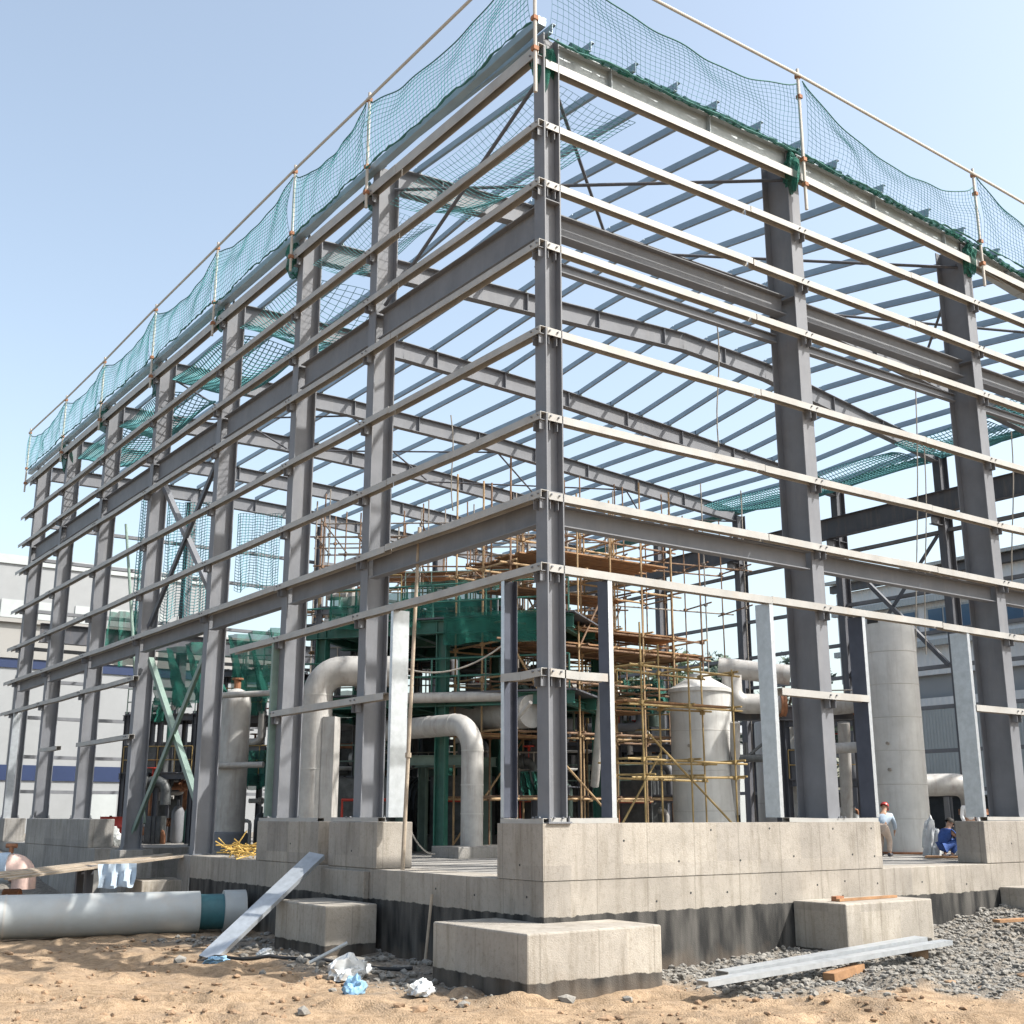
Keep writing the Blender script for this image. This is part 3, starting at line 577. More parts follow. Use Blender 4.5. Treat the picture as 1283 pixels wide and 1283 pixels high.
drape(xy(295, 700, 58), xy(350, 700, 58), zz(320, 740, 58), zz(320, 640, 58), 'pale teal net hanging right of the fourth left column', fold=.2)
drape(xy(135, 800, 50), xy(185, 800, 50), zz(160, 835, 50), zz(160, 765, 50), 'dark green net piled low behind the fifth and sixth columns', 'net_green', fold=.3)
# ------------------------------------------------------------------ scaffolds
def scaffold(label, p0, nxy, step, z0, lifts, tube, decks, m_tube, m_deck, r=.034, ud=(1, 0), diag=(), over=.9, jit=.05, skip=0., deckrows=None):
    root = thing('scaffold', label, 'scaffold', (p0[0], p0[1], z0))
    u = V(ud[0], ud[1], 0).normalized(); w_ = V(-u.y, u.x, 0); n1, n2 = nxy; P = lambda i, j, z: V(p0[0], p0[1], 0) + u * (i * step[0]) + w_ * (j * step[1]) + V(0, 0, z)
    zt = lifts[-1] + over
    for i in range(n1):
        for j in range(n2):
            lean = V(random.uniform(-jit, jit), random.uniform(-jit, jit), 0); mb = MB()
            mb.tube([P(i, j, z0), P(i, j, zt + random.uniform(-.5, .9)) + lean], r, 6)
            for z in lifts:
                if z > z0: c_ = P(i, j, z + random.uniform(-.02, .05)) + lean * ((z - z0) / (zt - z0)); mb.box(c_ - V(r * 1.7, r * 1.7, .05), c_ + V(r * 1.9, r * 1.9, .06))
            mb.build('standard', random.choice(m_tube), root)
    for z in lifts:
        for j in range(n2):
            if random.random() < skip: continue
            mb = MB(); e = random.uniform(.1, .6); mb.tube([P(-e / step[0], j, z + random.uniform(-jit, jit)) + w_ * .06, P(n1 - 1 + e / step[0], j, z + random.uniform(-jit, jit)) + w_ * .06], r, 6); mb.build('ledger', random.choice(m_tube), root)
        for i in range(n1):
            if random.random() < skip: continue
            mb = MB(); e = random.uniform(.1, .5); mb.tube([P(i, -e / step[1], z + .07) + u * .06, P(i, n2 - 1 + e / step[1], z + .07 + random.uniform(-jit, jit)) + u * .06], r, 6); mb.build('transom', random.choice(m_tube), root)
    for k, (a, b_) in enumerate(diag):
        mb = MB(); mb.tube([P(*a), P(*b_)], r, 6); mb.build('brace', m_tube[k % len(m_tube)], root)
    for z, i0, i1, j0, j1 in decks:
        wdt = (j1 - j0) * step[1]; nn = max(1, int(wdt / .26)); mb = MB()
        for k in range(nn):
            a = P(i0, j0, z + .11) + w_ * (k + .5) * wdt / nn; b_ = P(i1, j0, z + .11) + w_ * (k + .5) * wdt / nn; e = random.uniform(.05, .45)
            mb.bar(a - u * e + V(0, 0, random.uniform(-.015, .03)), b_ + u * random.uniform(.05, .45) + V(0, 0, random.uniform(-.015, .03)), wdt / nn - .015, .045)
        mb.build('deck', m_deck, root)
    return root
# brown tower right of the corner column
sA = at(655, 900, 35)
scaffold('rusty brown scaffold tower with plank decks standing right of the corner column', (sA.x - .2, sA.y + .4), (7, 3), (1.35, 1.5), ZF, [3.35, 5.3, 6.9, 8.0, 8.6, 10.4, 12.0],
         0, [(8.55, 1, 5.4, 0, 1.1), (8.0, 1, 6, 0, 2), (9.9, 1, 4.2, 1, 2), (10.9, 1, 4.6, 0, 2), (6.15, 1, 5, .9, 2), (5.2, 0, 2, .9, 2)], ['tube_tan', 'tube_tan', 'rust_tube'], 'plank', .034, (1, 0), [((1, 0, 5), (3.6, 0, 2.0)), ((0, 0, 8), (1, 0, 6.2)), ((2, 0, 8), (3, 0, 10.4)), ((2, 2, 10.4), (4, 2, 6.2)), ((0, 2, 2), (2, 2, 5.3))], over=1.1)
sA2 = at(808, 960, 31.5)
scaffold('yellow painted low scaffold in front of the wide concrete coloured tank', (sA2.x, sA2.y), (3, 2), (1.7, 1.2), ZF, [3.86, 4.3, 5.8, 6.8], 0, [(5.8, 0, 2, .2, 1)], ['tube_yellow'], 'plank', .03, (1, 0), [((.1, 0, 5.0), (2.3, 0, 2.1)), ((0, 1, 2.4), (1, 1, 4.6))], over=.6)
# grey and rusty forest above the green platform
sB = at(400, 760, 44)
scaffold('wide weathered scaffold with crowded tubes above the green platform left of the corner column', (sB.x, sB.y), (7, 4), (1.85, 1.7), 7.2, [8.6, 10.2, 11.9, 13.5], 0, [(8.6, 0, 5, 0, 1), (10.2, 1, 5.5, 1, 3), (11.9, 0, 2.4, 1, 2), (11.9, 3.2, 6, 0, 1)], ['tube_grey', 'rust_tube', 'tube_grey'], 'plank', .029, (.80, -.60),
         [((0, 0, 8.6), (2, 0, 11.9)), ((3, 0, 11.9), (5, 0, 8.6)), ((4, 1, 10.2), (6, 1, 13.6)), ((1, 2, 13.6), (3, 2, 10.2)), ((4, 3, 8.6), (6, 3, 11.9)), ((2, 0, 9.4), (5, 0, 10.1))], over=1.0, jit=.12, skip=.12)
sC = at(395, 690, 53)
scaffold('distant scaffold with few rusty planks at the back of the hall seen between left columns', (sC.x, sC.y), (6, 3), (1.9, 1.8), 7.5, [11.5, 13.3, 14.9], 0, [(11.5, 0, 5, 0, 1), (13.3, 2, 5, 0, 2)], ['tube_grey', 'rust_tube'], 'plank', .036, (.82, -.57), over=1.0, jit=.1, skip=.1)
sD = at(728, 640, 47)
scaffold('thin light scaffold reaching up under the roof behind the brown tower', (sD.x, sD.y), (5, 2), (1.9, 1.6), ZF, [11.2, 12.9, 14.4], 0, [], ['rust_tube', 'tube_grey'], 'plank', .032, (.98, -.2), over=1.1, jit=.1, skip=.1)
# ------------------------------------------------------------------ green process platform
pa, pb = at(395, 880, 38), at(705, 880, 35.5); u = (pb - pa); u.z = 0; Lp = u.length; u.normalize(); w_ = V(-u.y, u.x, 0)
P = lambda s_, t, z: V(pa.x, pa.y, 0) + u * s_ + w_ * t + V(0, 0, z)
pl = thing('process_platform', 'two storey green steel platform with railings inside the hall left of the corner column', 'platform', (pa.x, pa.y, ZF))
for s_ in (.2, Lp * .53, Lp - .2):
    for t in (0, 5.2):
        mb = MB(); mb.ibeam(P(s_, t, ZF), P(s_, t, 8.9), u, .34, .34, .03, .03); mb.build('column', 'green_paint', pl)
for z, h in ((6.3, .36), (8.6, .42)):
    for t in (-.1, 2.6, 5.3):
        mb = MB(); mb.ibeam(P(-.4, t, z), P(Lp + .4, t, z), (0, 0, 1), h, .3, .03, .02); mb.build('beam', 'green_paint', pl)
    for s_ in np.linspace(0, Lp, 6):
        mb = MB(); mb.ibeam(P(s_, -.09, z - .06), P(s_, 5.29, z - .06), (0, 0, 1), h * .6, .2, .02, .015); mb.build('joist', 'green_paint', pl)
    mb = MB(); mb.bar(P(-.5, 2.6, z + h / 2 + .04), P(Lp + .5, 2.6, z + h / 2 + .04), 5.9, .05); mb.build('deck', 'steel_dark', pl)
    mb = MB()
    for s_ in np.linspace(-.3, Lp + .3, 11): mb.tube([P(s_, -.3, z + h / 2), P(s_, -.3, z + h / 2 + 1.1)], .03, 6)
    for k in (.55, 1.1): mb.tube([P(-.3, -.3, z + h / 2 + k), P(Lp + .3, -.3, z + h / 2 + k)], .03, 6)
    mb.build('railing', 'green_paint', pl)
q0 = P(.6, -.4, 0); q1 = P(Lp * .45, -.4, 0)
drape((q0.x, q0.y), (q1.x, q1.y), 8.6, 9.7, 'deep green net draped over the left half of the green platform railing', 'net_green', .12, name='draped_net')
q0 = P(Lp * .55, -.45, 0); q1 = P(Lp + .2, -.45, 0)
drape((q0.x, q0.y), (q1.x, q1.y), 8.0, 8.95, 'deep green net draped over the right half of the green platform edge', 'net_green', .1, name='draped_net')
q0 = at(200, 800, 45); q1 = at(262, 790, 42)
drape((q0.x, q0.y), (q1.x, q1.y), 6.7, 8.9, 'crumpled bright green net bundle hanging under the left lintel beam', 'net_green', .35, skew=1.0, name='draped_net')
q0 = at(285, 780, 44); q1 = at(352, 770, 42)
drape((q0.x, q0.y), (q1.x, q1.y), 6.9, 9.3, 'green net bundle hanging between the third and fourth left columns', 'net_green', .35, skew=.6, name='draped_net')
q0 = at(515, 700, 43); q1 = at(625, 690, 42)
drape((q0.x, q0.y), (q1.x, q1.y), 9.6, 11.0, 'green net strip tied high on the weathered scaffold', 'net_green', .12, name='draped_net')
# low pump table in front
ta, tb = at(500, 960, 37.5), at(590, 955, 36.8); u2 = (tb - ta); u2.z = 0; L2 = u2.length; u2.normalize(); w2 = V(-u2.y, u2.x, 0); Q = lambda s_, t, z: V(ta.x, ta.y, 0) + u2 * s_ + w2 * t + V(0, 0, z)
tf = thing('pipe_support', 'pale green steel support frame under the bent white pipe', 'support frame', (ta.x, ta.y, ZF))
for s_ in (.1, L2 - .1):
    for t in (0, 1.8): mb = MB(); mb.ibeam(Q(s_, t, ZF), Q(s_, t, 4.4), u2, .26, .26, .02, .016); mb.build('leg', 'green_pale', tf)
mb = MB()
for t in (0, 1.8): mb.ibeam(Q(-.2, t, 4.55), Q(L2 + .2, t, 4.55), (0, 0, 1), .3, .25, .02, .015)
mb.build('beam', 'green_pale', tf)
# dark machinery under the platform
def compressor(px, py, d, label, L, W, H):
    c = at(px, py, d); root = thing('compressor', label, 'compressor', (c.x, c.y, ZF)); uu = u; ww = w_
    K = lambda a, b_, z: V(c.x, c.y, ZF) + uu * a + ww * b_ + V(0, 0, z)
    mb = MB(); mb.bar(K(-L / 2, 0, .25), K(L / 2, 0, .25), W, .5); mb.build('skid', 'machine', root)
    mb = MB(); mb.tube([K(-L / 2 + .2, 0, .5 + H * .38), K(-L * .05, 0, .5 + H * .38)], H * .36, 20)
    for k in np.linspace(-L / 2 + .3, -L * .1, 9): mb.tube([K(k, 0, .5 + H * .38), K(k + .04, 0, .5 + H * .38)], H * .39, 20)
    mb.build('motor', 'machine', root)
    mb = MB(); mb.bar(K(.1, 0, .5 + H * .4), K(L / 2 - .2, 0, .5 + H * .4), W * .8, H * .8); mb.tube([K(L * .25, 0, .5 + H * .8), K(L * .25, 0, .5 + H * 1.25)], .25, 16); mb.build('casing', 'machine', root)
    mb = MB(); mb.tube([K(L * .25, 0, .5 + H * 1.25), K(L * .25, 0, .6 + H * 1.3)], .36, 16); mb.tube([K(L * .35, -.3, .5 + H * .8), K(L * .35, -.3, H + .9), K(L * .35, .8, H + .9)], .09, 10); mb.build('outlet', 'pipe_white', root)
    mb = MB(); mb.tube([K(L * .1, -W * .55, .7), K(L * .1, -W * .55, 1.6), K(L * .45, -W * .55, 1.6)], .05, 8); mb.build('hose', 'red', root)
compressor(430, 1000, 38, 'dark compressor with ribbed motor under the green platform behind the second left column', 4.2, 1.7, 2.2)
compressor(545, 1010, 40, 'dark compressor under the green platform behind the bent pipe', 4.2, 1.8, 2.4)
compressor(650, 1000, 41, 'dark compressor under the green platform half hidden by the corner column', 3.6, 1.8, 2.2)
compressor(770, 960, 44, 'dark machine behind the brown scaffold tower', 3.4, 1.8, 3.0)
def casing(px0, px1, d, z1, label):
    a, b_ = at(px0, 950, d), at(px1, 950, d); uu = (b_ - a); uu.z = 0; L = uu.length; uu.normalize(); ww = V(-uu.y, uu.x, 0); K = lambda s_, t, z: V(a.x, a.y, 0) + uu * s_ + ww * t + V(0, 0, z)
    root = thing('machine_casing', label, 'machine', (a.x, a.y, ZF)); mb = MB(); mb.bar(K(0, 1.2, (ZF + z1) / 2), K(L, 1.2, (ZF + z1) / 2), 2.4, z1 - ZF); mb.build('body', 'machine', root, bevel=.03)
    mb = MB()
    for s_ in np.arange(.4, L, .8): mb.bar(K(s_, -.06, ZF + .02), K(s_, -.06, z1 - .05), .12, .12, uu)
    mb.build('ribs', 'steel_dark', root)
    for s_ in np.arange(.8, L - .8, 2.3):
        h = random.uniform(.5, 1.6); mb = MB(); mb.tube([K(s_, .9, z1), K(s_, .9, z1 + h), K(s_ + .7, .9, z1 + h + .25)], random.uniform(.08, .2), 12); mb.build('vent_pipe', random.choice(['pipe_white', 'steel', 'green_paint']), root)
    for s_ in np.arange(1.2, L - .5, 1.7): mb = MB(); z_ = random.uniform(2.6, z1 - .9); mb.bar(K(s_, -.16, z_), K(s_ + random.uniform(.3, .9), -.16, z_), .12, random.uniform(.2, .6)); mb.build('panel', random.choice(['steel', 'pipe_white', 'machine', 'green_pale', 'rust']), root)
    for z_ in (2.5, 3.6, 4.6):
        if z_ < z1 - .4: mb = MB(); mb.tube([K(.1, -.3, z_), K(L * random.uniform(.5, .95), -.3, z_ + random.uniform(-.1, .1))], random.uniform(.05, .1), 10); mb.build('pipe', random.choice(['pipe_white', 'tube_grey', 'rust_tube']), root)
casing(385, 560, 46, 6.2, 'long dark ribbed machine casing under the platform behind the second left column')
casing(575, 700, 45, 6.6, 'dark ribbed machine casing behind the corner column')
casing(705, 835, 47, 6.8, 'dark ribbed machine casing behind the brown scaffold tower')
casing(180, 250, 52, 6.0, 'dark ribbed machine casing far behind the green braces')
def rack(px0, px1, d, base_z, levels, label, npipe=9, m_fr='green_paint', seed=1, depth=2.2, nets=2):
    """an open process skid: posts, beams, stacked pipework, valves, cable trays and scraps of net"""
    rs_ = random.Random(seed); a, b_ = at(px0, 900, d), at(px1, 900, d - .6); uu = (b_ - a); uu.z = 0; L = uu.length; uu.normalize(); ww = V(-uu.y, uu.x, 0)
    K = lambda s_, t, z: V(a.x, a.y, 0) + uu * s_ + ww * t + V(0, 0, z); root = thing('process_skid', label, 'process skid', (a.x, a.y, base_z))
    nb = max(2, int(L / 1.6)); zt = levels[-1]
    for k in range(nb + 1):
        for t in (0, depth): mb = MB(); mb.ibeam(K(L * k / nb, t, base_z), K(L * k / nb, t, zt + .1), uu, .2, .18, .015, .012); mb.build('post', m_fr, root)
    for z in levels:
        for t in (0, depth): mb = MB(); mb.ibeam(K(-.2, t, z - .16), K(L + .2, t, z - .16), (0, 0, 1), .24, .16, .015, .012); mb.build('beam', m_fr, root)
        mb = MB()
        for s_ in np.arange(0, L, .42): mb.bar(K(s_, depth / 2, z - .02), K(s_ + rs_.uniform(.25, .4), depth / 2, z - .02), depth + .2, .04)
        mb.build('grating', 'steel_dark', root)
        mb = MB()
        for s_ in np.linspace(0, L, nb * 2 + 1): mb.tube([K(s_, -.1, z), K(s_, -.1, z + 1.05)], .024, 6)
        for q_ in (.5, 1.05): mb.tube([K(0, -.1, z + q_), K(L, -.1, z + q_)], .024, 6)
        mb.build('railing', rs_.choice(['tube_grey', 'green_pale', 'tube_yellow']), root)
    for k in range(npipe):
        r_ = rs_.choice([.05, .07, .09, .12, .16, .22]); m_ = rs_.choice(['pipe_white', 'pipe_white', 'steel', 'machine', 'green_pale', 'tube_grey', 'rust']); z = rs_.uniform(base_z + .4, zt + .5); t = rs_.uniform(-.2, depth); s0 = rs_.uniform(0, L * .5); s1 = s0 + rs_.uniform(.25, .55) * L
        z2 = z + rs_.choice([-1, 1]) * rs_.uniform(.6, 1.8); e = r_ * 1.6
        pts = [K(s0, t, z), K(s1 - e, t, z), K(s1 - e * .3, t, z + math.copysign(e * .3, z2 - z)), K(s1, t, z + math.copysign(e, z2 - z)), K(s1, t, z2)]
        mb = MB(); mb.tube(pts, r_, 12); f = s0 + (s1 - s0) * .45; mb.tube([K(f, t, z), K(f + .08, t, z)], r_ * 1.5, 12); mb.tube([K(f + .09, t, z), K(f + .17, t, z)], r_ * 1.5, 12); o = mb.build('pipe', m_, root, smooth=True)
        if r_ > .06: mb = MB(); mb.tube([K(f + .3, t, z), K(f + .3, t, z + r_ + .3)], r_ * .3, 8); mb.tube([K(f + .3, t, z + r_ + .3), K(f + .3, t, z + r_ + .34)], r_ * 1.3, 12); mb.build('valve', rs_.choice(['red', 'machine', 'rust']), o)
    for k in range(3):
        s_ = rs_.uniform(.3, L - .5); t = rs_.uniform(.3, depth); z = base_z if k == 0 else rs_.choice(levels[:-1] + [base_z]); r_ = rs_.uniform(.25, .45); h = rs_.uniform(.8, 1.7); mb = MB(); mb.lathe(K(s_, t, 0), [(r_ * .8, z), (r_, z + .12), (r_, z + h - .2), (r_ * .6, z + h), (r_ * .2, z + h + .06), (r_ * .2, z + h + .3)], 18); mb.build('vessel', rs_.choice(['pipe_white', 'machine', 'green_paint', 'steel']), root, smooth=True)
    for k in range(2):
        s_ = rs_.uniform(0, L - 1.2); z = rs_.choice([base_z] + levels[:-1]); mb = MB(); mb.bar(K(s_, .2, z + .55), K(s_ + rs_.uniform(.6, 1.3), .2, z + .55), .5, 1.1); mb.build('cabinet', rs_.choice(['machine', 'steel_dark', 'steel']), root)
    for k in range(nets):
        s_ = rs_.uniform(0, L * .6); z = rs_.choice(levels) + rs_.uniform(.3, 1.0); q0, q1 = K(s_, -.25, 0), K(s_ + L * rs_.uniform(.25, .45), -.25, 0)
        drape((q0.x, q0.y), (q1.x, q1.y), z - rs_.uniform(.7, 1.5), z, 'scrap of green net ' + ['hung on the left part of', 'hung on the right part of', 'bunched low on'][k] + ' the ' + label.split(' process skid')[0] + ' process skid', 'net_green', .2, 16, 10, skew=rs_.uniform(-.4, .4), name='draped_net')
    return root
rack(395, 500, 42, ZF, [4.2, 6.2, 8.2, 10.2], 'crowded grey process skid behind the second left column', 18, 'steel', 3)
rack(505, 640, 43, ZF, [4.0, 6.4, 8.6, 10.6], 'tall crowded green process skid behind the bent pipe', 20, 'green_paint', 5)
rack(635, 705, 39, ZF, [3.8, 5.6, 7.6], 'narrow dark process skid behind the corner column', 12, 'steel_dark', 8, nets=1)
rack(700, 850, 44, ZF, [3.6, 5.4, 7.2], 'blackened process skid behind the brown tower', 14, 'steel_dark', 9, nets=1)
rack(250, 355, 46, ZF, [4.4, 6.6, 8.4], 'grey process skid behind the third left column', 12, 'steel_dark', 12, nets=2)
rack(160, 245, 50, ZF, [4.6, 7.0], 'dark process skid behind the fourth left column', 9, 'steel_dark', 15, nets=1)
rack(985, 1085, 45, ZF, [4.2, 6.4], 'low process skid behind the deep right column', 9, 'steel_dark', 21, nets=1)
# ------------------------------------------------------------------ pipes and tanks
def pipe(label, pts, r, m_='pipe_white', flanges=(), legs=(), name='pipe', n=24, bands=()):
    root = thing(name, label, 'pipe', tuple(pts[0])); mb = MB(); mb.tube(pts, r, n); mb.build('run', m_, root, smooth=True)
    for p, d in flanges:
        p, d = Vector(p), Vector(d).normalized(); mb = MB(); mb.tube([p, p + d * .09], r * 1.28, n); mb.tube([p + d * .1, p + d * .19], r * 1.28, n); mb.build('flange', 'rust', root, smooth=True)
    for p, d in bands:
        p, d = Vector(p), Vector(d).normalized(); mb = MB(); mb.tube([p, p + d * .04], r * 1.025, n); mb.build('weld_band', 'tank_seam', root, smooth=True)
    for p, z in legs:
        p = Vector(p); mb = MB(); mb.ibeam(V(p.x, p.y, z), V(p.x, p.y, p.z - r), (1, 0, 0), .2, .2); mb.build('support', 'steel', root)
    return root
D_ = 33.5; b0 = at(591, 1050, D_); top = at(591, 940, D_); rr = .32
toL = (at(495, 925, 36.5) - at(575, 910, 34.3)); toL.z = 0; toL.normalize()
cz = top.z
pts = [V(b0.x, b0.y, ZF + .25), V(b0.x, b0.y, cz)] + [V(b0.x, b0.y, cz) + toL * (.8 - .8 * math.cos(t)) + V(0, 0, .8 * math.sin(t)) for t in np.linspace(.15, math.pi / 2, 9)]
pts += [pts[-1] + toL * 1.2, pts[-1] + toL * 3.6]
pipe('white bent pipe rising from the floor and turning left right of the second left column', pts, rr, bands=[(V(b0.x, b0.y, z_), (0, 0, 1)) for z_ in (2.9, 3.7, cz)] + [(pts[-2], toL), (pts[-3], toL)])
mb = MB(); mb.box((b0.x - .9, b0.y - .7, ZF - .02), (b0.x + 1.5, b0.y + .7, ZF + .3)); tag(mb.build('plinth', 'concrete_grey', bevel=.02), 'low grey concrete plinth under the bent white pipe', 'plinth')
# horizontal drum behind it
p0 = at(585, 897, 38.5); p1 = at(640, 893, 36.5); pipe('thick white horizontal vessel behind the bent pipe reaching the corner window post', [p0 - (p1 - p0) * .3, p0, p1, p1 + (p1 - p0) * .45], .5)
# fat pipe with elbow between the second and third left columns
e0 = at(398, 872, 36); rr = .52; run = RT * 1.0
pts = [V(e0.x, e0.y, ZF), V(e0.x, e0.y, e0.z)] + [V(e0.x, e0.y, e0.z) + run * (.75 - .75 * math.cos(t)) + V(0, 0, .75 * math.sin(t)) for t in np.linspace(.15, math.pi / 2, 9)]; pts += [pts[-1] + run * .8, pts[-1] + run * 1.6]
rr_ = rr; pipe('fattest white pipe elbow between the second and third left columns', pts, .46, bands=[(pts[1], (0, 0, 1)), (V(e0.x, e0.y, 4.2), (0, 0, 1))])
p0 = at(416, 890, 35.6); mb = MB(); mb.ext([(-.2, -.2), (.2, -.2), (.2, .2), (-.2, .2)], (p0.x, p0.y, ZF), (p0.x, p0.y, p0.z - .2), u); tag(mb.build('support_post', 'pipe_white'), 'square pale post carrying the fat white pipe elbow', 'post')
p0 = at(297, 870, 41); root = thing('vertical_vessel', 'grey brown upright vessel with domed top right of the fourth left column', 'vessel', (p0.x, p0.y, ZF))
mb = MB(); zt = p0.z; mb.lathe((p0.x, p0.y, 0), [(.5, ZF + .6), (.5, zt - .3), (.44, zt - .05), (.3, zt + .12), (.1, zt + .2)], 24); mb.build('shell', 'pipe_white', root, smooth=True)
mb = MB(); mb.lathe((p0.x, p0.y, 0), [(.62, ZF), (.62, ZF + .55), (.5, ZF + .6)], 24); mb.build('skirt', 'steel', root, smooth=True)
mb = MB(); mb.tube([(p0.x, p0.y, zt + .2), (p0.x, p0.y, zt + .5)], .12, 12); mb.tube([(p0.x, p0.y, zt + .5), (p0.x, p0.y, zt + .56)], .2, 12); mb.build('nozzle', 'rust', root)
for (px, py, qx, qy, d, r_, lb) in [(265, 872, 345, 868, 40, .1, 'thin white pipe crossing behind the third left column at head height'), (255, 960, 330, 958, 40, .1, 'thin white pipe crossing low behind the fourth left column'), (640, 910, 665, 880, 33, .06, 'thin bent white tube left of the corner column'),
                                    (500, 875, 640, 872, 36.5, .16, 'pale horizontal pipe under the lower green platform beam'), (745, 985, 760, 800, 36, .13, 'thin white riser pipe behind the right window post of the corner')]:
    a, b_ = at(px, py, d), at(qx, qy, d - .6); pipe(lb, [a, b_], r_, n=12)
# tank 1: tall slender on the right
def tank(label, px, d, w_px, py_top, seams, name='tank', hatch=True, cone=False):
    c = at(px, 900, d); r_ = w_px / 1483.5 * d / 2; zt = at(px, py_top, d).z; root = thing(name, label, 'tank', (c.x, c.y, ZF)); mb = MB()
    prof = [(r_, ZF), (r_, zt - .06), (r_ * .97, zt)] if not cone else [(r_, ZF), (r_, zt), (r_ * 1.06, zt), (r_ * 1.06, zt + .12), (r_ * .4, zt + .5), (r_ * .38, zt + .62)]
    mb.lathe((c.x, c.y, 0), prof, 56); mb.build('shell', 'tank_white', root, smooth=True)
    for k in range(1, seams + 1):
        z_ = ZF + (zt - ZF) * k / (seams + 1); mb = MB(); mb.lathe((c.x, c.y, 0), [(r_ + .001, z_), (r_ + .007, z_ + .008), (r_ + .007, z_ + .022), (r_ + .001, z_ + .03)], 56); mb.build('weld_seam', 'tank_seam', root, smooth=True)
    mb = MB(); mb.lathe((c.x, c.y, 0), [(r_ + .12, ZF), (r_ + .12, ZF + .05), (r_ + .01, ZF + .06)], 48); mb.build('base_ring', 'rust', root)
    if hatch:
        d0 = (V(CAM.x, CAM.y, 0) - V(c.x, c.y, 0)).normalized(); d0 = (d0 - RT * .45).normalized()
        for z_ in (ZF + 2.5, ZF + 3.3): mb = MB(); p = V(c.x, c.y, z_) + d0 * (r_ - .02); mb.tube([p, p + d0 * .1], .05, 10); mb.build('nozzle', 'tube_grey', root)
    return root, c, r_, zt
rt, tc, tr, tz = tank('tall slender pale cylindrical tank between the right window post and the next column', 1122, 37.5, 63, 775, 6)
mb = MB(); mb.box((tc.x - tr, tc.y - .2, tz - .1), (tc.x - tr * .2, tc.y + .2, tz + .06)); mb.build('lifting_lug', 'dark', rt)
tank('wide pale grey tank behind the yellow scaffold', 878, 39, 76, 868, 3, cone=True)
tank('wide grey tank half hidden behind the deep right hand column', 985, 47, 80, 905, 2, hatch=False)
# white pipe cluster with elbow
p0 = at(925, 855, 40); run = RT
pts = [at(908, 850, 40), at(925, 850, 40), at(1000, 838, 40)]
pipe('white square topped duct run high left of the middle window post', [at(900, 836, 40.5), at(990, 846, 40)], .34)
e0 = at(918, 880, 39.5); pts = [V(e0.x, e0.y, e0.z + .9)] + [V(e0.x, e0.y, e0.z) + RT * (.45 - .45 * math.cos(t)) - V(0, 0, .45 * math.sin(t) - .4) for t in np.linspace(0, math.pi / 2, 8)]; pts += [pts[-1] + RT * 1.1]
pipe('white down turned pipe elbow on a dark beam left of the middle window post', pts, .33, flanges=[(pts[-1], RT)])
a, b_ = at(895, 895, 39.8), at(1085, 893, 39.8); root = thing('pipe_rack', 'dark steel pipe rack carrying white pipes behind the deep right column', 'pipe rack', (a.x, a.y, ZF))
mb = MB(); mb.ibeam(a, b_, (0, 0, 1), .45, .3); mb.build('beam', 'steel_dark', root)
for t in (.1, .42, .95): p = a.lerp(b_, t); mb = MB(); mb.ibeam((p.x, p.y, ZF), (p.x, p.y, p.z - .22), (1, 0, 0), .3, .3); mb.build('column', 'steel_dark', root)
pipe('white horizontal pipe on the rack between deep right column and slender tank', [at(1040, 885, 39.3), at(1090, 880, 39.3)], .3, flanges=[(at(1070, 882, 39.3), RT)])
pipe('short thick white pipe low between the deep column and the window post', [at(1040, 938, 38), at(1078, 936, 38)], .17)
pipe('upright pale pipe left of the window post beside the slender tank', [at(1062, 1030, 39), at(1057, 905, 39)], .2)
# valve
p0 = at(935, 950, 38); root = thing('valve', 'black hand valve on a pipe left of the middle window post', 'valve', tuple(p0)); mb = MB(); mb.tube([p0 - RT * .5, p0 + RT * .9], .12, 12); mb.build('body', 'machine', root)
mb = MB(); mb.tube([p0, p0 + V(0, 0, .5)], .06, 8); mb.tube([p0 + RT * .1 + V(0, 0, .1), p0 + RT * .55 + V(0, 0, .45)], .05, 8); mb.build('lever', 'machine', root)
p0 = at(921, 1020, 38); p1 = at(921, 905, 38); pipe('rusty white upright pipe beside the black valve', [p0, p1], .16)
# right pipe with elbow
e0 = at(1196, 983, 40); run = RT; a = at(1140, 984, 40); pts = [a, e0] + [e0 + RT * (.55 * math.sin(t)) - V(0, 0, .55 - .55 * math.cos(t)) for t in np.linspace(.15, math.pi / 2, 8)]; pts += [pts[-1] - V(0, 0, .25)]
pipe('white pipe with down turned elbow right of the slender tank', pts, .37, flanges=[(pts[-1], (0, 0, -1))], legs=[(at(1186, 984, 40), ZF)])
# ------------------------------------------------------------------ things lying on the ground
big = thing('large_pipe', 'large pale grey pipe lying on the sand at the lower left', 'pipe', (-5, 16, 0))
A0, A1 = V(-13, 15.9, .50), V(-1.35, 12.75, .50); dd = (A1 - A0).normalized()
mb = MB(); mb.tube([A0, A0.lerp(A1, .3), A0.lerp(A1, .7), A1], .51, 40); mb.build('barrel', 'pipe_grey', big, smooth=True)
mb = MB(); mb.tube([A1, A1 + dd * .6], .43, 40); mb.build('spigot', 'teal_band', big, smooth=True)
mb = MB(); mb.tube([A1 + dd * .6, A1 + dd * 1.15], .52, 40); mb.build('collar', 'pipe_grey', big, smooth=True)
for t in (.25, .62): p = A0.lerp(A1, t); mb = MB(); mb.tube([p, p + dd * .05], .518, 40); mb.build('joint', 'tank_seam', big, smooth=True)
def channel(label, p, q, w_, h_, v=(0, 0, 1), m_='galv', name='steel_channel'):
    mb = MB(); mb.chan(p, q, v, w_, h_, .012); return tag(mb.build(name, m_), label, 'steel channel', 'galvanised channels lying about')
hz = lambda x, y, d=0: V(x, y, float(height(x, y)) + d)
channel('long bright galvanised channel on the gravel, the one nearer the right footing', V(2.2, -2.15, .30), V(7.9, -2.05, .54), .30, .10)
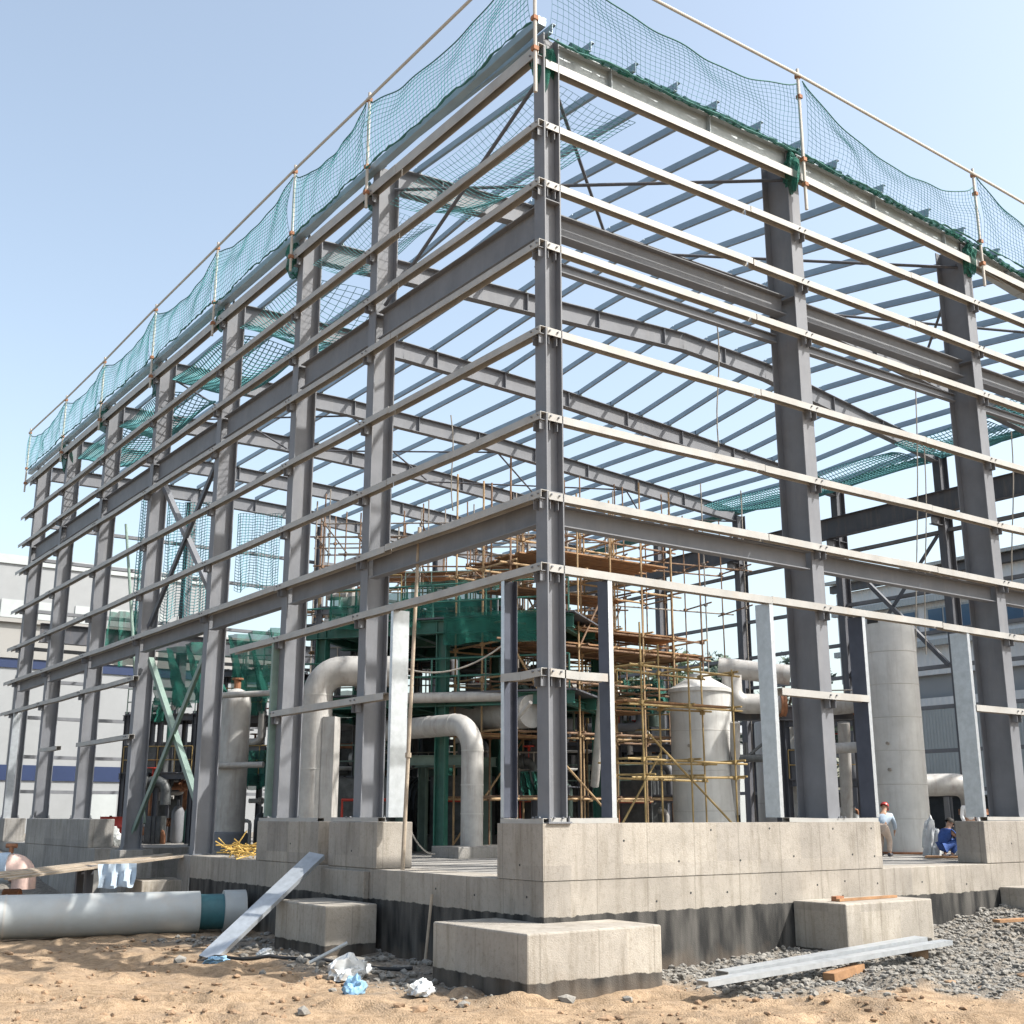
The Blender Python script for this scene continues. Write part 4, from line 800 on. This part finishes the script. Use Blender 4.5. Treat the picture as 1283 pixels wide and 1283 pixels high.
channel('long bright galvanised channel on the gravel, the lower one with a brown block under it', V(1.05, -2.85, .30), V(8.1, -2.5, .50), .26, .09)
mb = MB(); mb.bar(hz(4.0, -2.95, .08), hz(5.2, -2.65, .08), .22, .14); tag(mb.build('timber_block', 'plank'), 'brown timber block under the middle of the lower channel', 'timber block', 'timber blocks under the channels')
mb = MB(); mb.bar(hz(7.3, -2.45, .08), hz(7.7, -2.0, .08), .3, .2); tag(mb.build('timber_block', 'brown_stone'), 'brown block at the far end of the upper channel', 'timber block', 'timber blocks under the channels')
channel('bent galvanised strip leaning from the sand up to the left wall pier', V(-3.4, 6.95, .06), V(-.25, 8.45, 2.02), .42, .1, (-.35, -.35, .8))
# plank walkway at left
for k, (a, b_) in enumerate([(V(-8.2, 17.6, 1.0), V(-.3, 18.2, 1.66)), (V(-8.0, 18.0, 1.04), V(-.2, 18.55, 1.70)), (V(-7.6, 18.5, 1.10), V(.1, 19.0, 1.72)), (V(-5.0, 17.35, 1.22), V(.3, 17.75, 1.74))]):
    mb = MB(); mb.bar(a, b_, .36, .06, (0, 0, 1)); tag(mb.build('plank', 'plank_pale'), ['front plank of the walkway ramp at the left edge', 'second plank of the walkway ramp at the left edge', 'rear plank of the walkway ramp at the left edge', 'short pale plank laid on top of the walkway ramp'][k], 'plank', 'planks of the left walkway')
for k, x in enumerate((-5.5, -2.6)):
    mb = MB(); mb.ibeam((x, 17.5, .98 + (x + 8) * .085), (x, 19.2, .98 + (x + 8) * .085), (0, 0, 1), .12, .2); mb.box((x - .1, 17.9, -.1), (x + .1, 18.1, .92 + (x + 8) * .085)); mb.box((x - .1, 18.8, -.1), (x + .1, 19, .92 + (x + 8) * .085)); tag(mb.build('trestle', 'steel_dark'), ['dark trestle under the lower end of the plank walkway', 'dark trestle under the upper end of the plank walkway'][k], 'trestle', 'walkway trestles')
# blue-grey tarp hanging from the walkway
drape((-2.6, 17.25), (-1.5, 17.3), .9, 1.55, 'small blue grey tarp hanging from the plank walkway', 'shirt_blue', .12, 12, 8, name='tarp')
# bags
def bag(label, x, y, L, W, H, m_, rot=0, z=None):
    bm_ = bmesh.new(); bmesh.ops.create_icosphere(bm_, subdivisions=4, radius=1); z0 = float(height(x, y)) if z is None else z
    c, s_ = math.cos(rot), math.sin(rot); vs = []
    for v in bm_.verts:
        p = v.co.copy(); n_ = vnoise([p.x * 2.1 + x * 7], [p.y * 2.1 + p.z * 1.7])[0] + .6 * vnoise([p.x * 5 + 3], [p.y * 5 + p.z * 4 + y])[0] - .5 * abs(vnoise([p.x * 3.7 + 13], [p.y * 3.1 - p.z * 4 + y])[0]); p *= 1 + .75 * n_
        px_, py_, pz = p.x * L / 2, p.y * W / 2, max(p.z, -.35) * H / 1.3
        vs.append((x + px_ * c - py_ * s_, y + px_ * s_ + py_ * c, z0 + pz + .3 * H))
    mb = MB(); mb.add(vs, [tuple(v.index for v in f.verts) for f in bm_.faces]); bm_.free(); return tag(mb.build('plastic_bag', m_, smooth=True), label, 'plastic bag', 'plastic litter on the sand')
bag('crumpled white plastic bag left of the corner footing', -2.2, 2.9, 1.0, .45, .34, 'bag_white', .4)
bag('small light blue plastic bag on the sand below the white bag', -3.15, 1.1, .45, .35, .26, 'bag_blue', .2)
bag('flat whitish plastic bag in front of the corner footing', -2.25, .35, .6, .35, .2, 'bag_white', .7)
bag('bright blue scrap of plastic on the shaded sand at the left', -3.75, 5.6, .5, .3, .12, 'bag_blue', .1)
bag('white scrap of plastic beside the left footing', -2.6, 5.9, .45, .3, .12, 'bag_white', .5)
def knot(x, y, z, w_, h_, label):
    bm_ = bmesh.new(); bmesh.ops.create_icosphere(bm_, subdivisions=3, radius=1); vs = []
    for v in bm_.verts:
        p = v.co.copy(); p *= 1 + .9 * vnoise([p.x * 2.3 + x + y * 3], [p.y * 2.3 + p.z * 1.9])[0] + .6 * vnoise([p.x * 6 + y], [p.z * 6 + p.y * 5])[0]; vs.append((x + p.x * w_, y + p.y * w_, z + p.z * h_ - max(0, -p.z) * h_ * .6))
    mb = MB(); mb.add(vs, [tuple(v.index for v in f.verts) for f in bm_.faces]); bm_.free(); tag(mb.build('net_bundle', 'net_green'), label, 'net bundle', 'green net bundles tied at column heads')
for k, wd in enumerate(['second', 'third', 'fourth', 'fifth', 'sixth', 'seventh']): knot(.22, FY[k + 1] + .3, 18.95 - .1 * (k % 2), .2 + .05 * (k % 3), .3 + .1 * (k % 2), 'dark green net bundle tied at the head of the %s left column' % wd)
for x, wd in ((8.1, 'first deep right hand column'), (15.6, 'second deep right hand column')): knot(x, .12, 18.75 if x < 10 else 18.5, .2, .34, 'dark green net bundle tied at the head of the ' + wd)
knot(.3, .25, 18.75, .22, .4, 'dark green net and rope tangle at the head of the corner column')
# hose, sticks
pts = [hz(-3.9 + t * 3.0, 6.6 - t * 3.4 + .25 * math.sin(t * 5), .04) for t in np.linspace(0, 1, 16)]
mb = MB(); mb.tube(pts, .035, 8); tag(mb.build('hose', 'dark', smooth=True), 'dark hose lying on the rubble left of the corner footing', 'hose')
mb = MB(); mb.tube([hz(-2.4, 4.3, .05), hz(-1.75, 4.0, .45)], .035, 8); tag(mb.build('stick', 'pipe_grey'), 'short pale stick propped beside the white plastic bag', 'stick')
mb = MB(); mb.tube([(-.35, 3.4, float(height(-.35, 3.4))), (-.12, 3.55, 1.35)], .03, 8); tag(mb.build('stick', 'plank_pale'), 'thin upright stick leaning on the black painted wall', 'stick')
for k, (x, y, a, L_) in enumerate([(12.6, -1.9, .5, 2.4), (13.0, -2.2, .62, 2.2), (12.9, -1.7, .3, 2.6), (11.2, -1.6, -.3, 1.2)]):
    d = V(math.cos(a), math.sin(a), 0); p, q = hz(x, y, .1 + .05 * k), hz(x + d.x * L_, y + d.y * L_, .14 + .05 * k); mb = MB(); mb.bar(p, q, .24, .06); tag(mb.build('board', 'plank' if k % 2 else 'plank_pale'), ['lowest pale board of the pile at the right edge', 'reddish board of the pile at the right edge', 'topmost pale board of the pile at the right edge', 'short brown board alone on the gravel'][k], 'board', 'boards on the gravel')
channel('grey channel end poking in at the right edge below the boards', hz(12.3, -2.9, .1), hz(14.5, -2.5, .25), .25, .1)
mb = MB(); mb.bar((6.9, -.85, 1.2), (8.9, -.75, 1.2), .1, .05); tag(mb.build('board', 'plank'), 'thin batten lying on top of the right footing', 'board', 'boards on the gravel')
mb = MB(); mb.bar((6.9, -.75, 1.22), (7.2, -.7, 1.22), .12, .1); tag(mb.build('brick', 'rust'), 'dark brick lying on top of the right footing', 'brick')
# bamboo pole, straw, drums
mb = MB(); mb.tube([(.04, 5.0, 1.76), (.36, 5.12, 9.3)], [.045, .038], 10); mb.tube([(.14, 5.035, 4.1), (.145, 5.04, 4.2)], .07, 8); tag(mb.build('bamboo_pole', 'plank_pale'), 'tall pale bamboo pole standing on the wall right of the second left column', 'pole')
mb = MB()
for k in range(46):
    c = V(.45 + random.uniform(-.3, .3), 14.2 + random.uniform(-.9, .9), ZF + .04 + random.uniform(0, .3)); d = V(random.uniform(-1, 1), random.uniform(-1, 1), random.uniform(-.1, .5)).normalized() * random.uniform(.25, .6); mb.tube([c - d * .5, c + d], .018, 5)
tag(mb.build('bamboo_pile', 'straw'), 'heap of yellow bamboo offcuts on the wall between third and fourth columns', 'bamboo pile')
def drum(px, py, d, label):
    c = at(px, py, d); r_ = .3; root = thing('drum', label, 'drum', (c.x, c.y, ZF), 'red drums'); mb = MB(); mb.lathe((c.x, c.y, 0), [(r_, ZF), (r_ + .02, ZF + .03), (r_, ZF + .06), (r_, ZF + .3), (r_ + .02, ZF + .33), (r_, ZF + .36), (r_, ZF + .65), (r_ + .02, ZF + .68), (r_, ZF + .71), (r_, ZF + 1.05), (r_ + .02, ZF + 1.08), (r_ - .02, ZF + 1.08), (r_ - .03, ZF + 1.06)], 24); mb.build('body', 'red', root, smooth=True)
    mb = MB(); mb.tube([(c.x + .1, c.y, ZF + 1.06), (c.x + .1, c.y, ZF + 1.12)], .05, 10); mb.build('cap', 'dark', root)
drum(135, 1030, 47, 'red drum standing behind the fifth left column, the left one'); drum(152, 1030, 46, 'darker red drum standing nearer the fifth left column')
mb = MB(); c = at(138, 1050, 44)
bag('grey cement sack slumped below the red drums', c.x, c.y, .9, .6, .6, 'pipe_grey', .3, ZF)
# cables
for k, (px, py, qx, qy, d, lb) in enumerate([(495, 985, 545, 1070, 33, 'looped pale cable hanging beside the pale green support frame'), (500, 835, 640, 800, 34, 'pale cable sagging across below the green platform net')]):
    a, b_ = at(px, py, d), at(qx, qy, d); mb = MB(); mb.tube([a.lerp(b_, t) - V(0, 0, .5 * 4 * t * (1 - t)) for t in np.linspace(0, 1, 14)], .025, 6); tag(mb.build('cable', 'rope', smooth=True), lb, 'cable')
for k, (px, y0, y1, d, lb) in enumerate([(898, 400, 560, 36, 'thin rope hanging from the purlins left of the deep column'), (1147, 480, 900, 41, 'thin rope hanging from the roof above the slender tank'), (1158, 560, 820, 43, 'second thin rope hanging behind the slender tank'), (1267, 540, 760, 40, 'thin rope hanging at the right edge'), (565, 520, 640, 38, 'thick rope tied from a rafter left of the corner column')]):
    a, b_ = at(px, y0, d), at(px + 3, y1, d); mb = MB(); mb.tube([a.lerp(b_, t) + RT * .05 * math.sin(t * 6) for t in np.linspace(0, 1, 8)], .022, 5); tag(mb.build('hanging_rope', 'rope'), lb, 'rope', 'ropes hanging from the roof')
# sacks near workers
c = at(1168, 1056, 33.2); bag('full white sack standing on the floor beside the blue clad worker', c.x, c.y, .55, .45, .95, 'bag_white', .2, ZF)
mb = MB(); p, q = at(1160, 1068, 32.2), at(1228, 1064, 31.6); mb.bar(V(p.x, p.y, ZF + .05), V(q.x, q.y, ZF + .05), .5, .05); tag(mb.build('board', 'plank'), 'brown board on the floor in front of the blue clad worker', 'board', 'boards on the gravel')
# ------------------------------------------------------------------ people
def skin_mesh(name, chains, parent, m_, loc, levels=1):
    bm_ = bmesh.new(); lay = bm_.verts.layers.skin.verify(); made = {}
    for ci, ch in enumerate(chains):
        prev = None
        for key, p, r_ in ch:
            if key in made: v = made[key]
            else:
                v = bm_.verts.new(Vector(p)); v[lay].radius = (r_, r_); made[key] = v
                if len(made) == 1: v[lay].use_root = True
            if prev is not None and bm_.edges.get((prev, v)) is None: bm_.edges.new((prev, v))
            prev = v
    me_ = bpy.data.meshes.new(name); bm_.to_mesh(me_); bm_.free(); me_.materials.append(MATS[m_]); o = bpy.data.objects.new(name, me_); scene.collection.objects.link(o); o.parent = parent
    sk = o.modifiers.new('skin', 'SKIN'); sk.use_smooth_shade = True; ss = o.modifiers.new('sub', 'SUBSURF'); ss.levels = levels; ss.render_levels = levels
    return o
def person(label, foot, face, J, shirt, trousers, hat=None, hair=True):
    """J: joints in metres in a local frame (x right of the person, y forward, z up)"""
    root = thing('person', label, 'person', foot); f = Vector((*face, 0)).normalized(); r_ = V(f.y, -f.x, 0)
    W = lambda p: r_ * p[0] + f * p[1] + V(0, 0, p[2])
    j = {k: W(p) for k, p in J.items()}
    body = [[('pelvis', j['pelvis'], .14), ('waist', j['pelvis'].lerp(j['chest'], .45), .125), ('chest', j['chest'], .155), ('neck', j['neck'], .06), ('head0', j['neck'].lerp(j['head'], .55), .08), ('head', j['head'], .098), ('crown', j['head'] + (j['head'] - j['neck']).normalized() * .09, .07)]]
    for s_ in 'LR':
        body.append([('pelvis', 0, 0), ('hip' + s_, j['hip' + s_], .10), ('knee' + s_, j['knee' + s_], .068), ('ank' + s_, j['ank' + s_], .045), ('toe' + s_, j['ank' + s_] + f * .17 - V(0, 0, .035), .035)])
        body.append([('chest', 0, 0), ('sh' + s_, j['sh' + s_], .065), ('el' + s_, j['el' + s_], .045), ('wr' + s_, j['wr' + s_], .03), ('palm' + s_, j['wr' + s_] + (j['wr' + s_] - j['el' + s_]).normalized() * .07, .032)])
        d = (j['wr' + s_] - j['el' + s_]).normalized(); sd_ = d.cross(r_).normalized(); pb_ = j['wr' + s_] + d * .07
        for k, (o_, ln) in enumerate([(-.03, .065), (-.01, .08), (.01, .075), (.03, .06)]):
            body.append([('palm' + s_, 0, 0), ('f%d%s' % (k, s_), pb_ + sd_ * o_ + d * .04, .009), ('g%d%s' % (k, s_), pb_ + sd_ * o_ + d * (.04 + ln * .5) + V(0, 0, -.01), .008), ('h%d%s' % (k, s_), pb_ + sd_ * o_ + d * (.03 + ln) + V(0, 0, -.03), .007)])
        body.append([('wr' + s_, 0, 0), ('t' + s_, j['wr' + s_] + d * .04 - sd_ * .045, .011), ('u' + s_, j['wr' + s_] + d * .08 - sd_ * .06, .009)])
    skin_mesh('body', body, root, 'skin', foot)
    sh = [[('pelvis', j['pelvis'] + V(0, 0, .02), .155), ('waist', j['pelvis'].lerp(j['chest'], .45), .15), ('chest', j['chest'], .178), ('neck', j['chest'].lerp(j['neck'], .75), .085)]]
    for s_ in 'LR': sh.append([('chest', 0, 0), ('sh' + s_, j['sh' + s_], .088), ('el' + s_, j['el' + s_], .066), ('wr' + s_, j['el' + s_].lerp(j['wr' + s_], .8), .05)])
    skin_mesh('shirt', sh, root, shirt, foot)
    tr_ = [[('pelvis', j['pelvis'], .168), ('belt', j['pelvis'].lerp(j['chest'], .12), .16)]]
    for s_ in 'LR': tr_.append([('pelvis', 0, 0), ('hip' + s_, j['hip' + s_], .125), ('knee' + s_, j['knee' + s_], .092), ('ank' + s_, j['knee' + s_].lerp(j['ank' + s_], .92), .07)])
    skin_mesh('trousers', tr_, root, trousers, foot)
    mb = MB()
    for s_ in 'LR':
        a = Vector(foot) + j['ank' + s_] - V(0, 0, .03); mb.tube([a - f * .06, a + f * .08, a + f * .2], [.05, .055, .035], 10)
    mb.build('shoes', 'cloth_dark', root, smooth=True)
    hd = Vector(foot) + j['head']; up_ = (j['head'] - j['neck']).normalized()
    q_ = up_.to_track_quat('Z', 'Y'); fw_ = (f - up_ * f.dot(up_)).normalized()
    mb = MB(); mb.tube([hd + fw_ * .085 - up_ * .0, hd + fw_ * .125 - up_ * .025], [.014, .02], 8); mb.build('nose', 'skin', root, smooth=True)
    mb = MB(); sd_ = fw_.cross(up_)
    for s_ in (-1, 1): mb.tube([hd + fw_ * .085 + sd_ * .035 * s_ + up_ * .015, hd + fw_ * .1 + sd_ * .035 * s_ + up_ * .015], .013, 8)
    mb.tube([hd + fw_ * .085 - up_ * .06 - sd_ * .025, hd + fw_ * .085 - up_ * .06 + sd_ * .025], .008, 6); mb.build('eyes_and_mouth', 'hair', root)
    mb = MB()
    for s_ in (-1, 1): mb.tube([hd + sd_ * .09 * s_ + up_ * .02, hd + sd_ * .112 * s_ + up_ * .0], [.03, .018], 8)
    mb.build('ears', 'skin', root, smooth=True)
    vs = MB(); prof = [(.122, 0), (.122, .03), (.112, .07), (.085, .105), (.045, .125), (.01, .13)]
    n_ = 20; c = hd + up_ * .02 - fw_ * .012; k_ = []
    for rr_, z_ in prof:
        for a in range(n_): t = 2 * math.pi * a / n_; k_.append(c + sd_ * (rr_ * math.cos(t)) + fw_ * (rr_ * 1.08 * math.sin(t)) + up_ * z_)
    vs.add(k_, [(i * n_ + a, i * n_ + (a + 1) % n_, (i + 1) * n_ + (a + 1) % n_, (i + 1) * n_ + a) for i in range(len(prof) - 1) for a in range(n_)] + [tuple(range((len(prof) - 1) * n_, len(prof) * n_))])
    if hat: vs.add([c + sd_ * x_ + fw_ * y_ + up_ * z_ for x_, y_, z_ in [(-.09, .1, .0), (.09, .1, .0), (.07, .19, -.015), (-.07, .19, -.015), (-.09, .1, .012), (.09, .1, .012), (.07, .19, -.003), (-.07, .19, -.003)]], [(3, 2, 1, 0), (4, 5, 6, 7), (0, 1, 5, 4), (1, 2, 6, 5), (2, 3, 7, 6), (3, 0, 4, 7)])
    vs.build('helmet' if hat else 'hair', hat or 'hair', root, smooth=True)
    return root
STAND = dict(pelvis=(0, 0, .93), chest=(0, .03, 1.28), neck=(0, .04, 1.46), head=(0, .07, 1.6), hipL=(-.1, 0, .88), hipR=(.1, 0, .88), kneeL=(-.11, .03, .49), kneeR=(.11, .05, .49), ankL=(-.12, -.02, .08), ankR=(.12, .02, .08),
             shL=(-.2, .03, 1.37), shR=(.2, .03, 1.37), elL=(-.26, .02, 1.09), elR=(.26, .04, 1.09), wrL=(-.25, .16, .86), wrR=(.24, .2, .88))
BENT = dict(pelvis=(0, -.16, .82), chest=(0, .12, 1.08), neck=(0, .24, 1.2), head=(0, .35, 1.27), hipL=(-.1, -.14, .77), hipR=(.1, -.14, .77), kneeL=(-.12, .06, .45), kneeR=(.12, .08, .45), ankL=(-.13, -.06, .08), ankR=(.13, -.02, .08),
            shL=(-.2, .14, 1.12), shR=(.2, .14, 1.12), elL=(-.24, .25, .86), elR=(.24, .27, .86), wrL=(-.16, .42, .70), wrR=(.16, .44, .70))
SQUAT = dict(pelvis=(0, -.12, .28), chest=(0, .06, .64), neck=(0, .14, .80), head=(0, .21, .92), hipL=(-.11, -.08, .28), hipR=(.11, -.08, .28), kneeL=(-.19, .32, .48), kneeR=(.19, .32, .48), ankL=(-.15, .06, .08), ankR=(.15, .06, .08),
             shL=(-.2, .08, .70), shR=(.2, .08, .70), elL=(-.26, .28, .50), elR=(.26, .28, .50), wrL=(-.12, .48, .42), wrR=(.12, .48, .42))
toc = lambda a: tuple((V(math.sin(a), math.cos(a), 0))[:2])
c = at(1108, 1050, 34); person('standing worker in light blue shirt and red helmet beside the corner pier end', (c.x, c.y, ZF), (.95, .3), BENT | dict(head=(0, .2, 1.36), neck=(0, .12, 1.24), chest=(0, .04, 1.06)), 'shirt_blue', 'cloth_tan', 'helmet_red')
c = at(1184, 1055, 32.6); person('bareheaded worker squatting in navy clothes by the white sack', (c.x, c.y, ZF), (.95, -.3), SQUAT, 'cloth_navy', 'cloth_navy')
c = at(1207, 1050, 33.4); bag('white bundle beside the squatting worker', c.x, c.y, .7, .5, .6, 'bag_white', .9, ZF)
c = at(1215, 1030, 37.5); person('worker in a white shirt and orange helmet bending under the pipe elbow', (c.x, c.y, ZF), (-.5, -.85), STAND, 'shirt_white', 'rust', 'helmet_orange')
e0 = at(14, 1087, 36); dn = V(0, 0, -1)
pw = thing('wrapped_pipe', 'pale blue wrapped pipe with a pinkish turned down end at the left edge', 'pipe', tuple(e0))
mb = MB(); mb.tube([e0 - RT * 3 - V(0, 0, .25), e0 - RT * 1.2 - V(0, 0, .08), e0], [.44, .44, .46], 24); mb.build('wrapping', 'shirt_blue', pw, smooth=True)
mb = MB(); mb.tube([e0 - RT * .05] + [e0 + RT * (.42 * math.sin(t)) - V(0, 0, .42 - .42 * math.cos(t)) for t in np.linspace(.2, math.pi / 2, 7)] + [e0 + RT * .42 - V(0, 0, .62)], [.40, .42, .42, .41, .40, .38, .36, .35, .35], 20); mb.build('elbow', 'cloth_pink', pw, smooth=True)
mb = MB(); p = e0 + RT * .42 - V(0, 0, .5) - FW * .34; mb.tube([p, p - V(0, 0, .3)], [.05, .1], 10); mb.build('slot', 'dark', pw)
mb = MB(); p = e0 - RT * .05 + V(0, 0, .42); mb.tube([p, p + V(0, 0, .22)], .07, 10); mb.tube([p + V(0, 0, .22) - RT * .16, p + V(0, 0, .22) + RT * .16], .07, 10); mb.build('valve', 'rust', pw)
p = at(16, 1121, 33); mb = MB(); mb.tube([p - RT * .25, p + RT * .2], .16, 14); tag(mb.build('pipe_offcut', 'rust', smooth=True), 'short rusty pipe offcut under the plank walkway at the left edge', 'pipe offcut')
# ------------------------------------------------------------------ background buildings
def windows(root, f, n0, n1, gap, z0, z1, normal, mf='shed_white', mg='glass_blue'):
    pass
wh = thing('warehouse', 'long white and grey metal warehouse with a band of blue windows behind the right side', 'warehouse', (52, 20, 1.5))
mb = MB(); mb.box((50, -45, 11.2), (50.3, 33.4, 17.2)); mb.build('upper_wall', 'warehouse_white', wh)
mb = MB(); mb.box((50.3, -45, 1), (70, 33.4, 17.0)); mb.build('core', 'shed_white', wh)
mb = MB(); mb.box((49.6, -45, 4.2), (50.28, 33.4, 9.2)); mb.build('lower_wall', 'shed_grey', wh)
for y in np.arange(-40, 30, 4.2):
    mb = MB(); mb.box((49.9, y, 13.6), (49.99, y + 3.5, 15.3)); o = mb.build('window', 'shed_grey', wh); mb = MB()
    for k in range(3): mb.box((49.86, y + .12 + k * 1.12, 13.72), (49.9, y + 1.1 + k * 1.12, 15.18))
    mb.build('pane', 'glass_blue', o)
for z, h_, m_ in ((12.9, .35, 'shed_grey'), (15.6, .4, 'shed_grey'), (17.2, .5, 'steel_dark'), (9.25, .5, 'warehouse_white'), (4.0, .3, 'warehouse_white')): mb = MB(); mb.box((49.5, -45, z), (49.85, 33.5, z + h_)); mb.build('band', m_, wh)
mb = MB(); mb.box((49.7, -45, 1), (50.2, 33.4, 3.9)); mb.build('opening', 'dark', wh)
mb = MB(); mb.add([(49, -45, 17.7), (49, 33.8, 17.7), (60, 33.8, 19.3), (60, -45, 19.3), (71, 33.8, 17.7), (71, -45, 17.7)], [(0, 1, 2, 3), (3, 2, 4, 5)]); so = mb.build('roof', 'shed_grey', wh); sm = so.modifiers.new('solid', 'SOLIDIFY'); sm.thickness = .2
ls = thing('factory_shed', 'long white factory shed with navy stripes behind the left side', 'factory shed', (0, 75, 1.5))
mb = MB(); mb.box((-60, 75, 1), (29, 100, 13.4)); mb.build('wall', 'shed_white', ls)
mb = MB(); mb.box((-60.2, 74.9, 13.4), (29.2, 100, 14.1)); mb.build('stripe', 'shed_blue', ls)
mb = MB(); mb.box((-60.1, 74.8, 14.1), (29.1, 100, 16.7)); mb.build('parapet', 'shed_cream', ls)
mb = MB(); mb.box((-60.3, 74.5, 16.7), (29.3, 100, 17.0)); mb.build('coping', 'shed_cream', ls)
mb = MB(); mb.box((-60, 74.9, 5.3), (29, 74.99, 6.4)); mb.build('stripe', 'shed_blue', ls)
for x in np.arange(-40, 28, 3.0): mb = MB(); mb.box((x, 74.93, 6.5), (x + .05, 74.99, 12.9)); mb.build('panel_joint', 'shed_grey', ls)
for x in (4, 13.5, 22): mb = MB(); mb.box((x, 74.86, 1.6), (x + 2.6, 74.95, 4.6)); mb.build('door', 'shed_grey', ls)
tb_ = thing('hazy_block', 'far pale flat roofed building seen between the left columns above the shed', 'building', (25, 120, 1.5))
mb = MB(); mb.box((10, 120, 1), (42, 135, 30)); mb.build('wall', 'shed_white', tb_)
mb = MB(); mb.box((9.8, 119.8, 30), (42.2, 135.2, 31)); mb.build('parapet', 'shed_grey', tb_)
for z in (14, 19, 24): 
    for x in np.arange(12, 41, 4): mb = MB(); mb.box((x, 119.9, z), (x + 2.4, 119.99, z + 2)); mb.build('window', 'shed_grey', tb_)
rs = thing('low_shed', 'low shed with pale pitched roof behind the tanks', 'shed', (45, 45, 1.5)); a, b_ = at(820, 850, 95), at(1010, 850, 95)
mb = MB(); mb.box((a.x, a.y, 1), (b_.x + 8, a.y + 12, 9.5)); mb.build('wall', 'shed_grey', rs)
mb = MB(); mb.add([(a.x - .5, a.y - .6, 9.5), (b_.x + 8.5, a.y - .6, 9.5), (b_.x + 8.5, a.y + 6, 12.2), (a.x - .5, a.y + 6, 12.2), (b_.x + 8.5, a.y + 12.6, 9.5), (a.x - .5, a.y + 12.6, 9.5)], [(0, 1, 2, 3), (3, 2, 4, 5)]); so = mb.build('roof', 'shed_white', rs); sm = so.modifiers.new('solid', 'SOLIDIFY'); sm.thickness = .15
# ------------------------------------------------------------------ trees
def tree(px, d, h_, w_, label, nl=3200):
    c = at(px, 900, d); z0 = float(height(c.x, c.y)); root = thing('tree', label, 'tree', (c.x, c.y, z0), 'trees behind the hall'); mb = MB(); lobes = []
    mb.tube([(c.x, c.y, z0 - .2), (c.x + .1, c.y, z0 + h_ * .4), (c.x, c.y + .1, z0 + h_ * .8)], [h_ * .025, h_ * .017, h_ * .006], 8)
    for k in range(11):
        a = random.uniform(0, 6.28); zz_ = random.uniform(.4, .9); r_ = w_ / 2 * random.uniform(.25, .75) * (1.15 - .6 * abs(zz_ - .55)); e = V(c.x + r_ * math.cos(a), c.y + r_ * math.sin(a), z0 + h_ * zz_)
        mb.tube([(c.x, c.y, z0 + h_ * zz_ * .7), tuple(e)], [h_ * .009, h_ * .003], 6); lobes.append((e, w_ * random.uniform(.12, .22)))
    mb.build('trunk', 'bark', root); mb = MB()
    for k in range(nl):
        e, r_ = random.choice(lobes); dv = V(*rng.normal(0, 1, 3)).normalized() * r_ * random.uniform(.3, 1.1); p = e + V(dv.x, dv.y, dv.z * .75); t = V(*rng.normal(0, 1, 3)).normalized(); s_ = t.orthogonal().normalized(); L_ = h_ * random.uniform(.012, .026)
        mb.add([p - t * L_, p + s_ * L_ * .55, p + t * L_, p - s_ * L_ * .55], [(0, 1, 2, 3)])
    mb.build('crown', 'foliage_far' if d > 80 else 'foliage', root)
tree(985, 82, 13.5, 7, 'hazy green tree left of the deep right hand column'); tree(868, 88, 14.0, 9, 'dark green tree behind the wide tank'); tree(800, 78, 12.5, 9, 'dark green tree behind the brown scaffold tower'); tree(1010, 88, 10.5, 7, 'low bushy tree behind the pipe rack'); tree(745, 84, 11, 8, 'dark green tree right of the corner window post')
